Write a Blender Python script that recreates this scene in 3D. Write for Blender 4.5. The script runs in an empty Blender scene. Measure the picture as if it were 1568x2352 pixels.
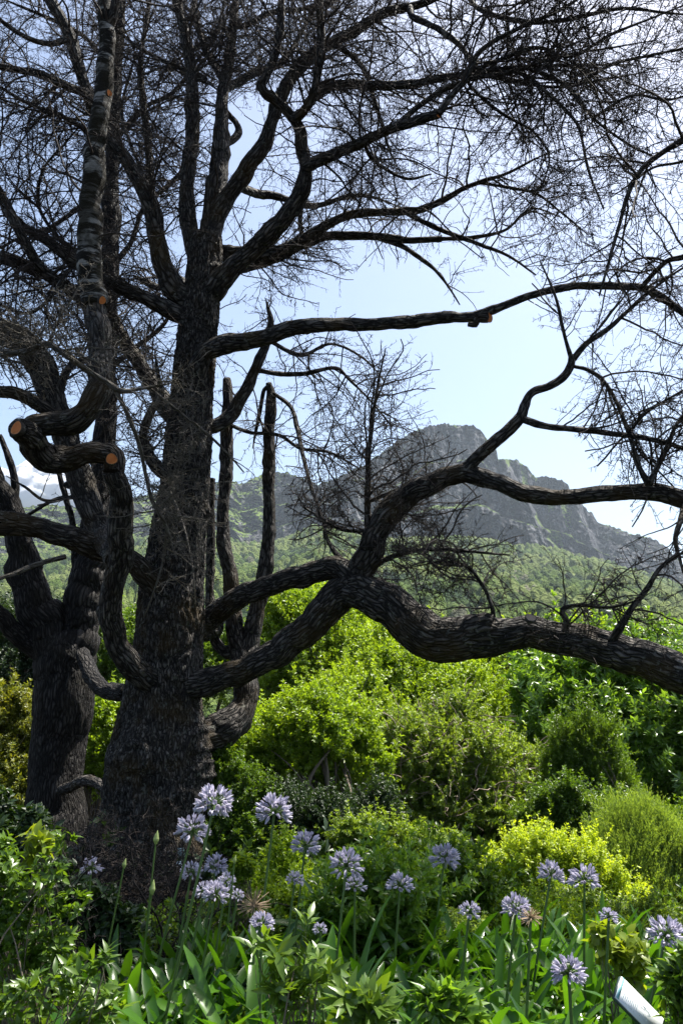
import bpy, math, time
import numpy as np
from mathutils import Vector
T0 = time.time()
sc = bpy.context.scene
rng = np.random.default_rng(7)

# ------------------------------------------------------------------ camera, world, sun, exposure
FPX = 1829.0                      # focal length in pixels of a 1568 x 2352 frame (28 mm, portrait)
PITCH = math.radians(13.0)
CAM = np.array([0.0, 0.0, 1.6])
cd = bpy.data.cameras.new('camera'); cam = bpy.data.objects.new('camera', cd); sc.collection.objects.link(cam)
cam.location = CAM; cam.rotation_euler = (math.pi / 2 + PITCH, 0, 0)
cd.sensor_fit = 'VERTICAL'; cd.sensor_height = 36.0; cd.lens = 28.0
cd.clip_start = 0.05; cd.clip_end = 30000
sc.camera = cam
SUN_EL, SUN_AZ = math.radians(64), math.radians(52)      # azimuth measured from +Y towards +X
w = bpy.data.worlds.new('World'); sc.world = w; w.use_nodes = True
nt = w.node_tree; bg = nt.nodes['Background']
sky = nt.nodes.new('ShaderNodeTexSky'); sky.sky_type = 'NISHITA'; sky.sun_disc = False
sky.sun_elevation = SUN_EL; sky.sun_rotation = SUN_AZ
sky.air_density = 1.0; sky.dust_density = 2.3; sky.ozone_density = 0.7
nt.links.new(sky.outputs[0], bg.inputs[0]); bg.inputs[1].default_value = 0.085
sd = bpy.data.lights.new('sun', 'SUN'); sun = bpy.data.objects.new('sun', sd); sc.collection.objects.link(sun)
sd.energy = 5.0; sd.angle = math.radians(0.53); sd.color = (1.0, 0.955, 0.88)
sdir = Vector((math.sin(SUN_AZ) * math.cos(SUN_EL), math.cos(SUN_AZ) * math.cos(SUN_EL), math.sin(SUN_EL)))
sun.rotation_euler = sdir.to_track_quat('Z', 'Y').to_euler(); sun.location = (20, 20, 40)
vs = sc.view_settings; vs.view_transform = 'Standard'; vs.look = 'None'; vs.gamma = 1.0; vs.exposure = 1.45
cy = sc.cycles
cy.max_bounces = 7; cy.diffuse_bounces = 3; cy.glossy_bounces = 2; cy.transmission_bounces = 4; cy.volume_bounces = 0
cy.sample_clamp_indirect = 6.0; cy.use_denoising = True; cy.volume_step_rate = 4.0

# ------------------------------------------------------------------ helpers
cp, sp_ = math.cos(PITCH), math.sin(PITCH)
def ray(x, y):
    """direction through a point of the 1568 x 2352 frame"""
    cx = (np.asarray(x, float) - 784) / FPX; cyy = (1176 - np.asarray(y, float)) / FPX
    return np.stack([cx, cp - cyy * sp_, sp_ + cyy * cp], -1)
def at(x, y, Y):
    d = ray(x, y); t = np.asarray(Y, float) / d[..., 1]
    return CAM + d * t[..., None]
def pxm(x, y, Y):
    """metres per frame pixel at that spot"""
    d = ray(x, y); return np.asarray(Y, float) / d[..., 1] / FPX
def proj(P):
    q = P - CAM
    f = q[..., 1] * cp + q[..., 2] * sp_; u = -q[..., 1] * sp_ + q[..., 2] * cp
    f = np.maximum(f, 0.05)
    return 784 + q[..., 0] / f * FPX, 1176 - u / f * FPX
def azel(x, y):
    d = ray(x, y); return np.arctan2(d[..., 0], d[..., 1]), np.arctan2(d[..., 2], np.hypot(d[..., 0], d[..., 1]))

def _hash(i, j, k, s):
    h = (i * 374761393 + j * 668265263 + k * 2147483647 + s * 1274126177) & 0xFFFFFFFF
    h = ((h ^ (h >> 13)) * 1274126177) & 0xFFFFFFFF
    h = ((h ^ (h >> 16)) * 2246822519) & 0xFFFFFFFF
    return ((h ^ (h >> 15)) & 0xFFFFFF) / float(0xFFFFFF)
def vnoise(P, seed=0):
    P = np.asarray(P, float); F = np.floor(P).astype(np.int64); f = P - F; f = f * f * (3 - 2 * f)
    i, j, k = F[..., 0], F[..., 1], F[..., 2]; r = 0
    for a in (0, 1):
        wa = f[..., 0] if a else 1 - f[..., 0]
        for b in (0, 1):
            wb = f[..., 1] if b else 1 - f[..., 1]
            for c in (0, 1):
                wc = f[..., 2] if c else 1 - f[..., 2]
                r = r + wa * wb * wc * _hash(i + a, j + b, k + c, seed)
    return r * 2 - 1
def fbm(P, oct=4, seed=0, gain=0.5):
    P = np.asarray(P, float); a, s, r = 1.0, 0.0, 0
    for o in range(oct):
        r = r + a * vnoise(P, seed + o); s += a; a *= gain; P = P * 2.03 + 11.7
    return r / s
def cells(X, Y, seed=0):
    """nearest jittered cell centre: distance and a random value per cell"""
    I = np.floor(X).astype(np.int64); J = np.floor(Y).astype(np.int64)
    best = np.full(X.shape, 9.0); val = np.zeros(X.shape)
    for a in (-1, 0, 1):
        for b in (-1, 0, 1):
            cx = I + a + _hash(I + a, J + b, 0 * I, seed); cyy = J + b + _hash(I + a, J + b, 0 * I, seed + 5)
            d = np.hypot(X - cx, Y - cyy); v = _hash(I + a, J + b, 0 * I, seed + 9)
            m = d < best; best = np.where(m, d, best); val = np.where(m, v, val)
    return best, val

def tag(o, label=None, cat=None, group=None, kind=None):
    if label: o['label'] = label
    if cat: o['category'] = cat
    if group: o['group'] = group
    if kind: o['kind'] = kind
    return o
def empty(name, loc, label=None, cat=None, group=None):
    o = bpy.data.objects.new(name, None); sc.collection.objects.link(o); o.location = [float(c) for c in loc]
    o.empty_display_size = 0.2
    return tag(o, label, cat, group)
def mk(name, V, F, mat=None, parent=None, smooth=False, attrs=None, fmat=None):
    """one mesh object from world-space numpy vertices and a list of face arrays"""
    if not isinstance(F, list): F = [F]
    V = np.asarray(V, np.float32)
    if parent is not None:
        off = np.zeros(3); p = parent
        while p is not None: off = off + np.array(p.location); p = p.parent
        V = V - off.astype(np.float32)
    me = bpy.data.meshes.new(name)
    F = [np.asarray(f, np.int32) for f in F if len(f)]
    tot = sum(f.size for f in F); nf = sum(len(f) for f in F)
    me.vertices.add(len(V)); me.vertices.foreach_set('co', V.ravel())
    me.loops.add(tot); me.loops.foreach_set('vertex_index', np.concatenate([f.ravel() for f in F]))
    sz = np.concatenate([np.full(len(f), f.shape[1], np.int32) for f in F])
    st = np.concatenate([[0], np.cumsum(sz)[:-1]]).astype(np.int32)
    me.polygons.add(nf); me.polygons.foreach_set('loop_start', st); me.polygons.foreach_set('loop_total', sz)
    if smooth: me.polygons.foreach_set('use_smooth', np.ones(nf, bool))
    for m in (mat if isinstance(mat, list) else [mat]):
        if m: me.materials.append(m)
    if fmat is not None: me.polygons.foreach_set('material_index', np.asarray(fmat, np.int32))
    me.update(calc_edges=True)
    for k, (dom, arr) in (attrs or {}).items():
        a = me.attributes.new(k, 'FLOAT', dom); a.data.foreach_set('value', np.asarray(arr, np.float32))
    o = bpy.data.objects.new(name, me); sc.collection.objects.link(o)
    if parent is not None: o.parent = parent
    return o
def nrm(v): return v / np.maximum(np.linalg.norm(v, axis=-1, keepdims=True), 1e-9)

# ------------------------------------------------------------------ materials
class NB:
    def __init__(s, name):
        s.m = bpy.data.materials.new(name); s.m.use_nodes = True; s.t = s.m.node_tree; s.t.nodes.clear()
        s.out = s.t.nodes.new('ShaderNodeOutputMaterial')
    def n(s, ty, **kw):
        n = s.t.nodes.new('ShaderNode' + ty)
        for k, v in kw.items():
            if k.startswith('i_'):
                k2 = k[2:]; k2 = int(k2) if k2.isdigit() else k2.replace('_', ' ')
                if isinstance(v, tuple) and len(v) == 3 and n.inputs[k2].type == 'RGBA': v = v + (1,)
                if isinstance(v, (int, float, tuple)): n.inputs[k2].default_value = v
                else: s.t.links.new(v, n.inputs[k2])
            else: setattr(n, k, v)
        return n
    def mix(s, f, a, b, ty='MIX'):
        n = s.t.nodes.new('ShaderNodeMix'); n.data_type = 'RGBA'; n.blend_type = ty
        for i, v in ((0, f), (6, a), (7, b)):
            if isinstance(v, tuple): n.inputs[i].default_value = v + (1,)
            elif isinstance(v, (int, float)): n.inputs[i].default_value = v
            else: s.t.links.new(v, n.inputs[i])
        return n.outputs[2]
    def ramp(s, f, pts):
        n = s.t.nodes.new('ShaderNodeValToRGB'); s.t.links.new(f, n.inputs[0]); e = n.color_ramp.elements
        while len(e) < len(pts): e.new(0.5)
        for q, (p, c) in zip(e, pts):
            q.position = p; q.color = (c, c, c, 1) if isinstance(c, (int, float)) else c + (1,)
        return n.outputs[0]
    def co(s): return s.n('TexCoord').outputs['Object']
    def mapped(s, sc_):
        m = s.n('Mapping'); s.t.links.new(s.co(), m.inputs[0]); m.inputs['Scale'].default_value = sc_; return m.outputs[0]
    def noise(s, scale, detail=4, vec=None, rough=0.55):
        n = s.n('TexNoise'); n.inputs['Scale'].default_value = scale; n.inputs['Detail'].default_value = detail; n.inputs['Roughness'].default_value = rough
        s.t.links.new(vec if vec is not None else s.co(), n.inputs['Vector']); return n.outputs['Fac']
    def attr(s, name): return s.n('Attribute', attribute_name=name).outputs['Fac']
    def bump(s, h, strength, dist): return s.n('Bump', i_Height=h, i_Strength=strength, i_Distance=dist).outputs[0]
    def pbr(s, col, rough=0.8, spec=0.3, normal=None, **kw):
        n = s.n('BsdfPrincipled')
        for k, v in (('Base Color', col), ('Roughness', rough), ('Specular IOR Level', spec)) + tuple(kw.items()):
            if isinstance(v, tuple): n.inputs[k].default_value = v + (1,) if len(v) == 3 else v
            elif isinstance(v, (int, float)): n.inputs[k].default_value = v
            else: s.t.links.new(v, n.inputs[k])
        if normal is not None: s.t.links.new(normal, n.inputs['Normal'])
        return n.outputs[0]
    def done(s, sh): s.t.links.new(sh, s.out.inputs[0]); return s.m

def leaf_mat(name, A, B, trans=0.4, rough=0.4, spec=0.5, tcol=None, nscale=0.9):
    """A..B leaf colours picked per leaf and per patch; light shines through the blade"""
    b = NB(name)
    v = b.attr('v'); nz = b.ramp(b.noise(nscale, 2), [(0.35, 0.0), (0.65, 1.0)])
    f = b.n('Math', operation='MULTIPLY_ADD', i_0=v, i_1=0.65, i_2=0.0).outputs[0]
    f2 = b.n('Math', operation='MULTIPLY_ADD', i_0=nz, i_1=0.35, i_2=f).outputs[0]
    col = b.mix(f2, A, B)
    tc = b.mix(1.0, col, tcol or (1.9, 1.75, 0.55), 'MULTIPLY')
    p = b.pbr(col, rough, spec)
    t = b.n('BsdfTranslucent'); b.t.links.new(tc, t.inputs[0])
    m = b.n('MixShader'); m.inputs[0].default_value = trans; b.t.links.new(p, m.inputs[1]); b.t.links.new(t.outputs[0], m.inputs[2])
    return b.done(m.outputs[0])

def bark_mat(name, A, B, lichen=(0.20, 0.22, 0.16), lamt=0.5, scale=1.0, moss=(0.10, 0.075, 0.02), plates=34):
    """furrowed bark; the plates run along the limb by way of its own (round, along) coordinates"""
    b = NB(name)
    c3 = b.n('CombineXYZ', i_0=b.attr('ba'), i_1=b.attr('bb'), i_2=b.attr('bc')).outputs[0]
    wn = b.n('TexNoise', i_Vector=c3); wn.inputs['Scale'].default_value = 9; wn.inputs['Detail'].default_value = 3
    wv = b.n('VectorMath', operation='MULTIPLY_ADD', i_0=wn.outputs['Color'], i_1=(0.06, 0.06, 0.06), i_2=c3).outputs[0]
    vo = b.n('TexVoronoi', feature='DISTANCE_TO_EDGE', i_Vector=wv); vo.inputs['Scale'].default_value = plates
    v2 = b.n('TexVoronoi', i_Vector=wv); v2.inputs['Scale'].default_value = plates
    pl = b.ramp(vo.outputs['Distance'], [(0.03, 0.0), (0.28, 1.0)])
    tone = b.n('SeparateXYZ', i_0=v2.outputs['Color']).outputs[0]
    n1 = b.noise(9 * scale, 6); n2 = b.noise(60 * scale, 5, rough=0.7)
    f = b.n('Math', operation='MULTIPLY', i_0=pl, i_1=b.n('Math', operation='ADD', i_0=b.n('Math', operation='MULTIPLY', i_0=tone, i_1=0.7).outputs[0], i_1=b.ramp(n1, [(0.4, 0.0), (0.7, 0.5)])).outputs[0]).outputs[0]
    col = b.mix(f, A, B)
    col = b.mix(b.ramp(b.noise(2.3, 3), [(0.5, 0.0), (0.7, 0.6)]), col, moss)
    col = b.mix(b.ramp(b.noise(16 * scale, 5, rough=0.7), [(0.58, 0.0), (0.66, lamt)]), col, lichen)
    h = b.n('Math', operation='MULTIPLY_ADD', i_0=pl, i_1=1.2, i_2=n2).outputs[0]
    return b.done(b.pbr(col, 0.75, 0.16, b.bump(h, 1.0, 0.03)))
M = {}
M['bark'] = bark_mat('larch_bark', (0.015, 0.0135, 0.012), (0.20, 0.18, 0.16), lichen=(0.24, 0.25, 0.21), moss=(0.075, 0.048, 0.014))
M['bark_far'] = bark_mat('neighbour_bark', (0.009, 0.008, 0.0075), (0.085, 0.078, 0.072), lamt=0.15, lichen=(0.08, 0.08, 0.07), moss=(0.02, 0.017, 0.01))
M['twig'] = bark_mat('twig_bark', (0.04, 0.034, 0.031), (0.16, 0.13, 0.115), lamt=0.15, scale=2, moss=(0.03, 0.022, 0.01))
M['dead'] = bark_mat('dead_branch_bark', (0.10, 0.09, 0.075), (0.24, 0.22, 0.19), lamt=0.6, scale=2)
b = NB('banded_bark')
c = b.mix(b.ramp(b.noise(5, 5, b.mapped((0.8, 0.8, 3.6)), 0.6), [(0.50, 0.0), (0.58, 0.9)]), (0.010, 0.009, 0.007), (0.26, 0.255, 0.235))
c = b.mix(b.ramp(b.noise(3.5, 6), [(0.42, 0.0), (0.56, 0.85)]), c, (0.014, 0.012, 0.006))
c = b.mix(b.ramp(b.noise(1.3, 3), [(0.64, 0.0), (0.67, 0.7)]), c, (0.32, 0.32, 0.30))
M['banded'] = b.done(b.pbr(c, 0.85, 0.1, b.bump(b.noise(30, 6, b.mapped((1, 1, 2.2)), 0.7), 0.8, 0.02)))
b = NB('cut_wood')
rg = b.n('Math', operation='SINE', i_0=b.n('Math', operation='MULTIPLY', i_0=b.attr('rr'), i_1=75.0).outputs[0]).outputs[0]
cw = b.mix(b.noise(26, 5), (0.38, 0.095, 0.018), (0.66, 0.24, 0.065)); cw = b.mix(b.ramp(rg, [(0.2, 0.0), (1.0, 0.45)]), cw, (0.28, 0.07, 0.015)); cw = b.mix(b.ramp(b.attr('rr'), [(0.72, 0.0), (0.95, 0.7)]), cw, (0.55, 0.26, 0.10))
M['cut'] = b.done(b.pbr(b.mix(b.ramp(b.noise(9, 4), [(0.55, 0.0), (0.7, 0.6)]), cw, (0.09, 0.04, 0.02)), 0.7, 0.2, b.bump(b.noise(60, 3), 0.3, 0.01)))
b = NB('weathered_cut_wood')
rg = b.n('Math', operation='SINE', i_0=b.n('Math', operation='MULTIPLY', i_0=b.attr('rr'), i_1=60.0).outputs[0]).outputs[0]
M['cutgrey'] = b.done(b.pbr(b.mix(b.ramp(rg, [(0.3, 0.0), (1.0, 0.6)]), (0.27, 0.21, 0.16), (0.10, 0.08, 0.06)), 0.8, 0.2, b.bump(b.noise(60, 3), 0.3, 0.01)))
b = NB('soil')
M['soil'] = b.done(b.pbr(b.mix(b.noise(6, 8), (0.008, 0.006, 0.004), (0.03, 0.022, 0.015)), 0.95, 0.1, b.bump(b.noise(25, 8), 1.0, 0.05)))

# ------------------------------------------------------------------ ground and mountain
def ground_z(X, Y):
    r = np.hypot(X, Y); s = np.clip((Y - 7.5) / 22.0, 0, None)
    z = -7.0 * np.clip(s, 0, 1) ** 1.3 - np.clip(r - 30, 0, 130) * 0.06
    z = z - 0.10 * np.clip(X, 0, 4) * np.clip(Y / 3.0, 0, 1)
    return z + 0.07 * fbm(np.stack([X * 0.8, Y * 0.8, 0 * X], -1), 3, 3)
def polar_sheet(az0, az1, na, radii, f):
    a = np.linspace(az0, az1, na); A, R = np.meshgrid(a, radii, indexing='ij')
    X, Y = R * np.sin(A), R * np.cos(A); Z = f(A, R, X, Y)
    V = np.stack([X, Y, Z], -1).reshape(-1, 3); n2 = len(radii)
    i, j = np.meshgrid(np.arange(na - 1), np.arange(n2 - 1), indexing='ij'); q = i * n2 + j
    F = np.stack([q, q + n2, q + n2 + 1, q + 1], -1).reshape(-1, 4)[:, ::-1]
    return V, F
V, F = polar_sheet(-math.pi, math.pi, 361, np.concatenate([[0.01], np.geomspace(0.4, 190, 150)]), lambda A, R, X, Y: ground_z(X, Y))
tag(mk('ground', V, F, M['soil'], smooth=True), kind='structure')

crest_px = [(-700, 1330), (-300, 1240), (-60, 1180), (60, 1164), (120, 1158), (180, 1165), (300, 1142), (400, 1125), (480, 1108), (520, 1112), (560, 1108), (600, 1092), (640, 1082), (690, 1096),
            (730, 1112), (770, 1100), (800, 1085), (850, 1060), (890, 1030), (930, 1000), (960, 985), (990, 978), (1022, 971), (1040, 978), (1080, 977), (1100, 986), (1118, 1008), (1139, 1030), (1143, 1052),
            (1188, 1058), (1208, 1073), (1227, 1094), (1260, 1096), (1285, 1101), (1305, 1116), (1312, 1140), (1335, 1160), (1359, 1180), (1371, 1200), (1400, 1210), (1440, 1222), (1500, 1240), (1530, 1256), (1568, 1300), (1800, 1375), (2200, 1450)]
base_px = [(-700, 1380), (-300, 1330), (0, 1290), (200, 1270), (480, 1225), (560, 1258), (640, 1250), (720, 1215), (800, 1230), (900, 1245), (1000, 1240), (1100, 1245), (1180, 1262), (1240, 1262), (1300, 1275), (1400, 1298), (1500, 1330), (1568, 1350), (1800, 1420), (2200, 1480)]
ca, ce = azel(*np.array(crest_px, float).T); ba, be = azel(*np.array(base_px, float).T)
NA, NS1, NS2 = 1200, 620, 300
AZ = np.linspace(math.radians(-36), math.radians(36), NA)
E = np.interp(AZ, ca, ce); B = np.interp(AZ, ba, be)
E = E + 0.0030 * np.clip(fbm(np.stack([AZ * 420, 0 * AZ, 0 * AZ + 9], -1), 2, 6), -.2, .5) + 0.0022 * fbm(np.stack([AZ * 130, 0 * AZ, 0 * AZ], -1), 4, 5)
wob = fbm(np.stack([AZ * 14, 0 * AZ, 0 * AZ + 4], -1), 4, 8)
RB = 1380 + 90 * wob + 120 * np.clip(AZ / 0.35, 0, 1); RC = RB + 260 + 40 * fbm(np.stack([AZ * 25, 0 * AZ, 0 * AZ], -1), 3, 18)
rows = []
R0 = 150.0
# lower slope
s = np.linspace(0, 1, NS1) ** 1.35
Zb = CAM[2] + RB * np.tan(B); Zc = CAM[2] + RC * np.tan(E)
R1 = R0 + s[None] * (RB - R0)[:, None]
Z1 = -16 + (Zb + 16)[:, None] * (s[None] ** 1.12)
X1, Y1 = R1 * np.sin(AZ)[:, None], R1 * np.cos(AZ)[:, None]
Z1 = Z1 + (14 * s * (1 - s) * 4)[None] * fbm(np.stack([X1 / 170, Y1 / 170, 0 * X1], -1), 4, 31)
d1, v1 = cells(X1 / 11.0, Y1 / 11.0, 3); d2, v2 = cells(X1 / 5.0, Y1 / 5.0, 8)
dens = fbm(np.stack([X1 / 60, Y1 / 60, 0 * X1 + 3], -1), 4, 55)
fad = np.clip(1 - (s[None] - 0.93) / 0.07, 0, 1)
big = (v1 * 0.75 + 0.25 + dens > 0.35)
Z1 = Z1 + fad * (big * 12 * (0.3 + v1) * np.sqrt(np.clip(1 - (d1 / 0.62) ** 2, 0, 1)) + 3.6 * v2 * np.sqrt(np.clip(1 - (d2 / 0.7) ** 2, 0, 1)))
tree1 = np.clip(np.where(big & (d1 < 0.62), v1 * 0.55, 0.35 + 0.75 * v2), 0, 1)
# cliffs: terraces of near-vertical bands and green ledges
s2 = np.linspace(0, 1, NS2)[None] + 0 * AZ[:, None]
led = s2 + 0.05 * fbm(np.stack([AZ[:, None] * 16 + 0 * s2, s2 * 2, 0 * s2], -1), 4, 71)
N = 3.0 + 0.8 * fbm(np.stack([AZ * 5, 0 * AZ, 0 * AZ], -1), 2, 75)[:, None]
ph = np.mod(led * N + 0.25, 1.0); bi = np.floor(led * N + 0.25)
bi0, ph0 = np.floor(0.25 + 0 * led), 0.25
def stair(p): return np.clip(p / 0.78, 0, 1) * 0.80 + np.clip((p - 0.78) / 0.22, 0, 1) * 0.20
def stairr(p): return np.clip(p / 0.78, 0, 1) * 0.22 + np.clip((p - 0.78) / 0.22, 0, 1) * 0.78
zf = (bi + stair(ph)); rf = (bi + stairr(ph))
def n01(a): a0, a1 = a[:, :1], a[:, -1:]; return np.clip((a - a0) / (a1 - a0), 0, None)
zf, rf = n01(zf), n01(rf)
soft = np.clip((AZ + 0.02) / -0.1, 0, 1)[:, None] * 0.55     # gentler grassy slopes to the left
zf = zf * (1 - soft) + s2 * soft; rf = rf * (1 - soft) + s2 * soft
top = 1 - (1 - np.clip((s2 - 0.93) / 0.07, 0, 1)) ** 2
R2 = RB[:, None] + (RC - RB)[:, None] * rf
Z2 = Zb[:, None] + (Zc - Zb)[:, None] * zf
X2, Y2 = R2 * np.sin(AZ)[:, None], R2 * np.cos(AZ)[:, None]
def moved(Rn): return CAM[2] + (Z2 - CAM[2]) * Rn / R2
q = np.stack([X2 / 30, Y2 / 30, Z2 / 120], -1)
rib = 1 - 2 * np.abs(fbm(q, 5, 91)); rib2 = 1 - 2 * np.abs(fbm(np.stack([X2 / 9, Y2 / 9, Z2 / 10], -1), 4, 97))
but = 1 - 2.2 * np.abs(fbm(np.stack([X2 / 120, Y2 / 120, Z2 / 500 + 5], -1), 3, 93))
edge = np.clip(s2 / 0.04, 0, 1)
pxx = 784 + np.tan(AZ)[:, None] * FPX * 1.02
step_ = np.clip((pxx - (1292 - 115 * s2 + 14 * fbm(np.stack([s2 * 9, 0 * s2, 0 * s2], -1), 3, 61))) / 10, 0, 1)
step2 = np.clip((pxx - (1400 - 60 * s2)) / 14, 0, 1)
Rn = R2 + 190 * step_ + 90 * step2 - edge * (62 * but + 22 * rib) + 30 * edge
arc = AZ[:, None] * 1500 + 8 * fbm(np.stack([AZ[:, None] * 200 + 0 * s2, Z2 / 30, 0 * s2], -1), 3, 15)
ca1, cv1 = cells(arc / 26, Z2 / 34, 41); ca2, cv2 = cells(arc / 10, Z2 / 13, 43); Rn = Rn - edge * (16 * cv1 + 8 * cv2)
Z2 = moved(Rn); R2 = Rn - edge * 9 * rib2
Z2 = Z2 + edge * (1 - np.clip((s2 - .97) / .03, 0, 1)) * (3.0 * fbm(np.stack([X2 / 9, Y2 / 9, Z2 / 9], -1), 3, 99))
flat = (ph > 0.0) & (ph < 1) & ((ph < 0.02) | (ph > 0.80))
veg = np.clip(0.75 * flat + 1.1 * soft * (fbm(np.stack([X2 / 40, Y2 / 40, Z2 / 25], -1), 4, 66) + .55) + 0.8 * np.clip(-but - .15, 0, 1) + .5 * (1 - np.clip((1 - s2) / .06, 0, 1)) + .9 * step_ * np.clip(1 - (pxx - 1300) / 60, 0, 1) * (rib < .45) , 0, 1)
# keep the skyline: no point above the crest angle
Z2 = np.minimum(Z2, CAM[2] + R2 * np.tan(E)[:, None])
# rounded summit that falls away behind
NS3 = 30; s3 = np.linspace(0, 1, NS3)[None] ** 1.5
R3 = R2[:, -1:] + s3 * 900; Z3 = Z2[:, -1:] + s3 * 900 * np.tan(E - 0.25)[:, None]
R = np.concatenate([R1, R2[:, 1:], R3[:, 1:]], 1); Z = np.concatenate([Z1, Z2[:, 1:], Z3[:, 1:]], 1)
tr = np.concatenate([tree1, 0.35 + 0.3 * rib2[:, 1:], 0.5 + 0 * R3[:, 1:]], 1)
vg = np.concatenate([0 * R1, veg[:, 1:], .6 + 0 * R3[:, 1:]], 1)
zone = np.concatenate([0 * R1 + np.clip((s - .97) / .03, 0, 1)[None] * .5, 1 + 0 * R2[:, 1:], 1 + 0 * R3[:, 1:]], 1)
X, Y = R * np.sin(AZ)[:, None], R * np.cos(AZ)[:, None]
V = np.stack([X, Y, Z], -1).reshape(-1, 3); n2 = R.shape[1]
i, j = np.meshgrid(np.arange(NA - 1), np.arange(n2 - 1), indexing='ij'); q = i * n2 + j
F = np.stack([q, q + 1, q + n2 + 1, q + n2], -1).reshape(-1, 4)[:, ::-1]
b = NB('mountain_rock_and_forest')
tv = b.attr('v'); zn = b.attr('zone')
nz = b.n('SeparateXYZ', i_0=b.n('NewGeometry').outputs['Normal']).outputs[2]
forest = b.mix(b.ramp(tv, [(0.0, 0.0), (0.9, 1.0)]), (0.008, 0.032, 0.010), (0.15, 0.22, 0.040))
forest = b.mix(b.ramp(b.noise(0.0075, 6), [(0.46, 0.0), (0.55, 0.8)]), forest, (0.17, 0.21, 0.065))
forest = b.mix(b.ramp(b.noise(0.014, 6, rough=0.65), [(0.38, 0.85), (0.47, 0.0)]), forest, (0.010, 0.028, 0.014))
forest = b.mix(b.ramp(b.noise(0.028, 6), [(0.62, 0.0), (0.66, 0.7)]), forest, (0.17, 0.155, 0.13))
rk = b.mix(b.ramp(b.noise(0.045, 8, b.mapped((1, 1, 0.5)), 0.75), [(0.47, 0.0), (0.60, 1.0)]), (0.022, 0.023, 0.032), (0.25, 0.25, 0.26))
rk = b.mix(b.ramp(b.noise(0.14, 5, b.mapped((0.18, 0.18, 1.0))), [(0.42, 0.85), (0.52, 0.0)]), rk, (0.035, 0.036, 0.045))
rk = b.mix(b.ramp(b.noise(0.13, 5, b.mapped((1.0, 1.0, 0.18))), [(0.40, 0.8), (0.50, 0.0)]), rk, (0.035, 0.036, 0.045))
grass = b.mix(b.ramp(b.noise(0.12, 6), [(0.35, 0.0), (0.65, 1.0)]), (0.035, 0.065, 0.018), (0.21, 0.30, 0.06))
slope = b.n('Math', operation='MULTIPLY_ADD', i_0=b.noise(0.06, 7, rough=0.7), i_1=1.3, i_2=b.n('Math', operation='MULTIPLY_ADD', i_0=nz, i_1=0.45, i_2=b.attr('veg')).outputs[0]).outputs[0]
rock = b.mix(b.ramp(b.n('Math', operation='MULTIPLY', i_0=slope, i_1=0.5).outputs[0], [(0.58, 0.0), (0.66, 1.0)]), rk, grass)
col = b.mix(zn, forest, rock)
hh = b.n('Math', operation='ADD', i_0=b.noise(0.12, 6, b.mapped((1, 1, 0.6)), 0.7), i_1=b.noise(0.5, 4)).outputs[0]
M['mountain'] = b.done(b.pbr(col, 0.9, 0.1, b.bump(hh, 1.0, 7.0)))
tag(mk('mountain', V, F, M['mountain'], smooth=False, attrs={'veg': ('POINT', vg.ravel()), 'v': ('POINT', tr.ravel()), 'zone': ('POINT', zone.ravel())}), kind='structure')
print('mountain', time.time() - T0)

# haze: even air in a closed box round camera and scene
b = NB('haze_air'); vp = b.n('VolumePrincipled'); vp.inputs['Color'].default_value = (0.74, 0.87, 1.0, 1); vp.inputs['Density'].default_value = 0.00007
vp.inputs['Anisotropy'].default_value = 0.2
b.t.links.new(vp.outputs[0], b.out.inputs['Volume']); M['haze'] = b.m
x0, x1, y0, y1, z0, z1 = -2700, 2700, -300, 2800, -60, float(V[:, 2].max()) + 15
bx = np.array([[x, y, z] for x in (x0, x1) for y in (y0, y1) for z in (z0, z1)])
tag(mk('haze', bx, np.array([[0, 1, 3, 2], [4, 6, 7, 5], [0, 4, 5, 1], [2, 3, 7, 6], [0, 2, 6, 4], [1, 5, 7, 3]]), M['haze']), kind='stuff')
# cumulus behind the left shoulder of the mountain
def blob(c, r, seed):
    nu, nv = 72, 36; u = np.linspace(0, 2 * math.pi, nu, endpoint=False); v = np.linspace(0.001, math.pi - 0.001, nv)
    U, W = np.meshgrid(u, v, indexing='ij'); D = np.stack([np.sin(W) * np.cos(U), np.sin(W) * np.sin(U), np.cos(W)], -1)
    P = D * (1 + 0.34 * fbm(D * 2.6 + seed, 5, seed))[..., None] * np.array(r) + np.array(c)
    i, j = np.meshgrid(np.arange(nu), np.arange(nv - 1), indexing='ij'); a = i * nv + j; b2 = ((i + 1) % nu) * nv + j
    return P.reshape(-1, 3), np.stack([a, a + 1, b2 + 1, b2], -1).reshape(-1, 4)
VV, FF, n = [], [], 0
for (x, y, rr) in [(40, 1140, 75), (100, 1110, 70), (150, 1140, 80), (-30, 1150, 90), (90, 1160, 110), (190, 1165, 50), (-110, 1160, 80)]:
    c_ = at(x, y, 3600.0); k = float(pxm(x, y, 3600.0)); P, f = blob(c_, (rr * k, rr * k * .9, rr * k * 0.8), int(x) + 200)
    VV.append(P); FF.append(f + n); n += len(P)
b = NB('cloud_white'); t = b.n('BsdfTranslucent'); t.inputs[0].default_value = (0.95, 0.96, 1, 1)
m_ = b.n('MixShader'); m_.inputs[0].default_value = 0.5; b.t.links.new(b.pbr((0.93, 0.94, 0.96), 1.0, 0.0), m_.inputs[1]); b.t.links.new(t.outputs[0], m_.inputs[2]); M['cloud'] = b.done(m_.outputs[0])
tag(mk('cloud', np.concatenate(VV), np.concatenate(FF), M['cloud'], smooth=True), kind='stuff')
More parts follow.
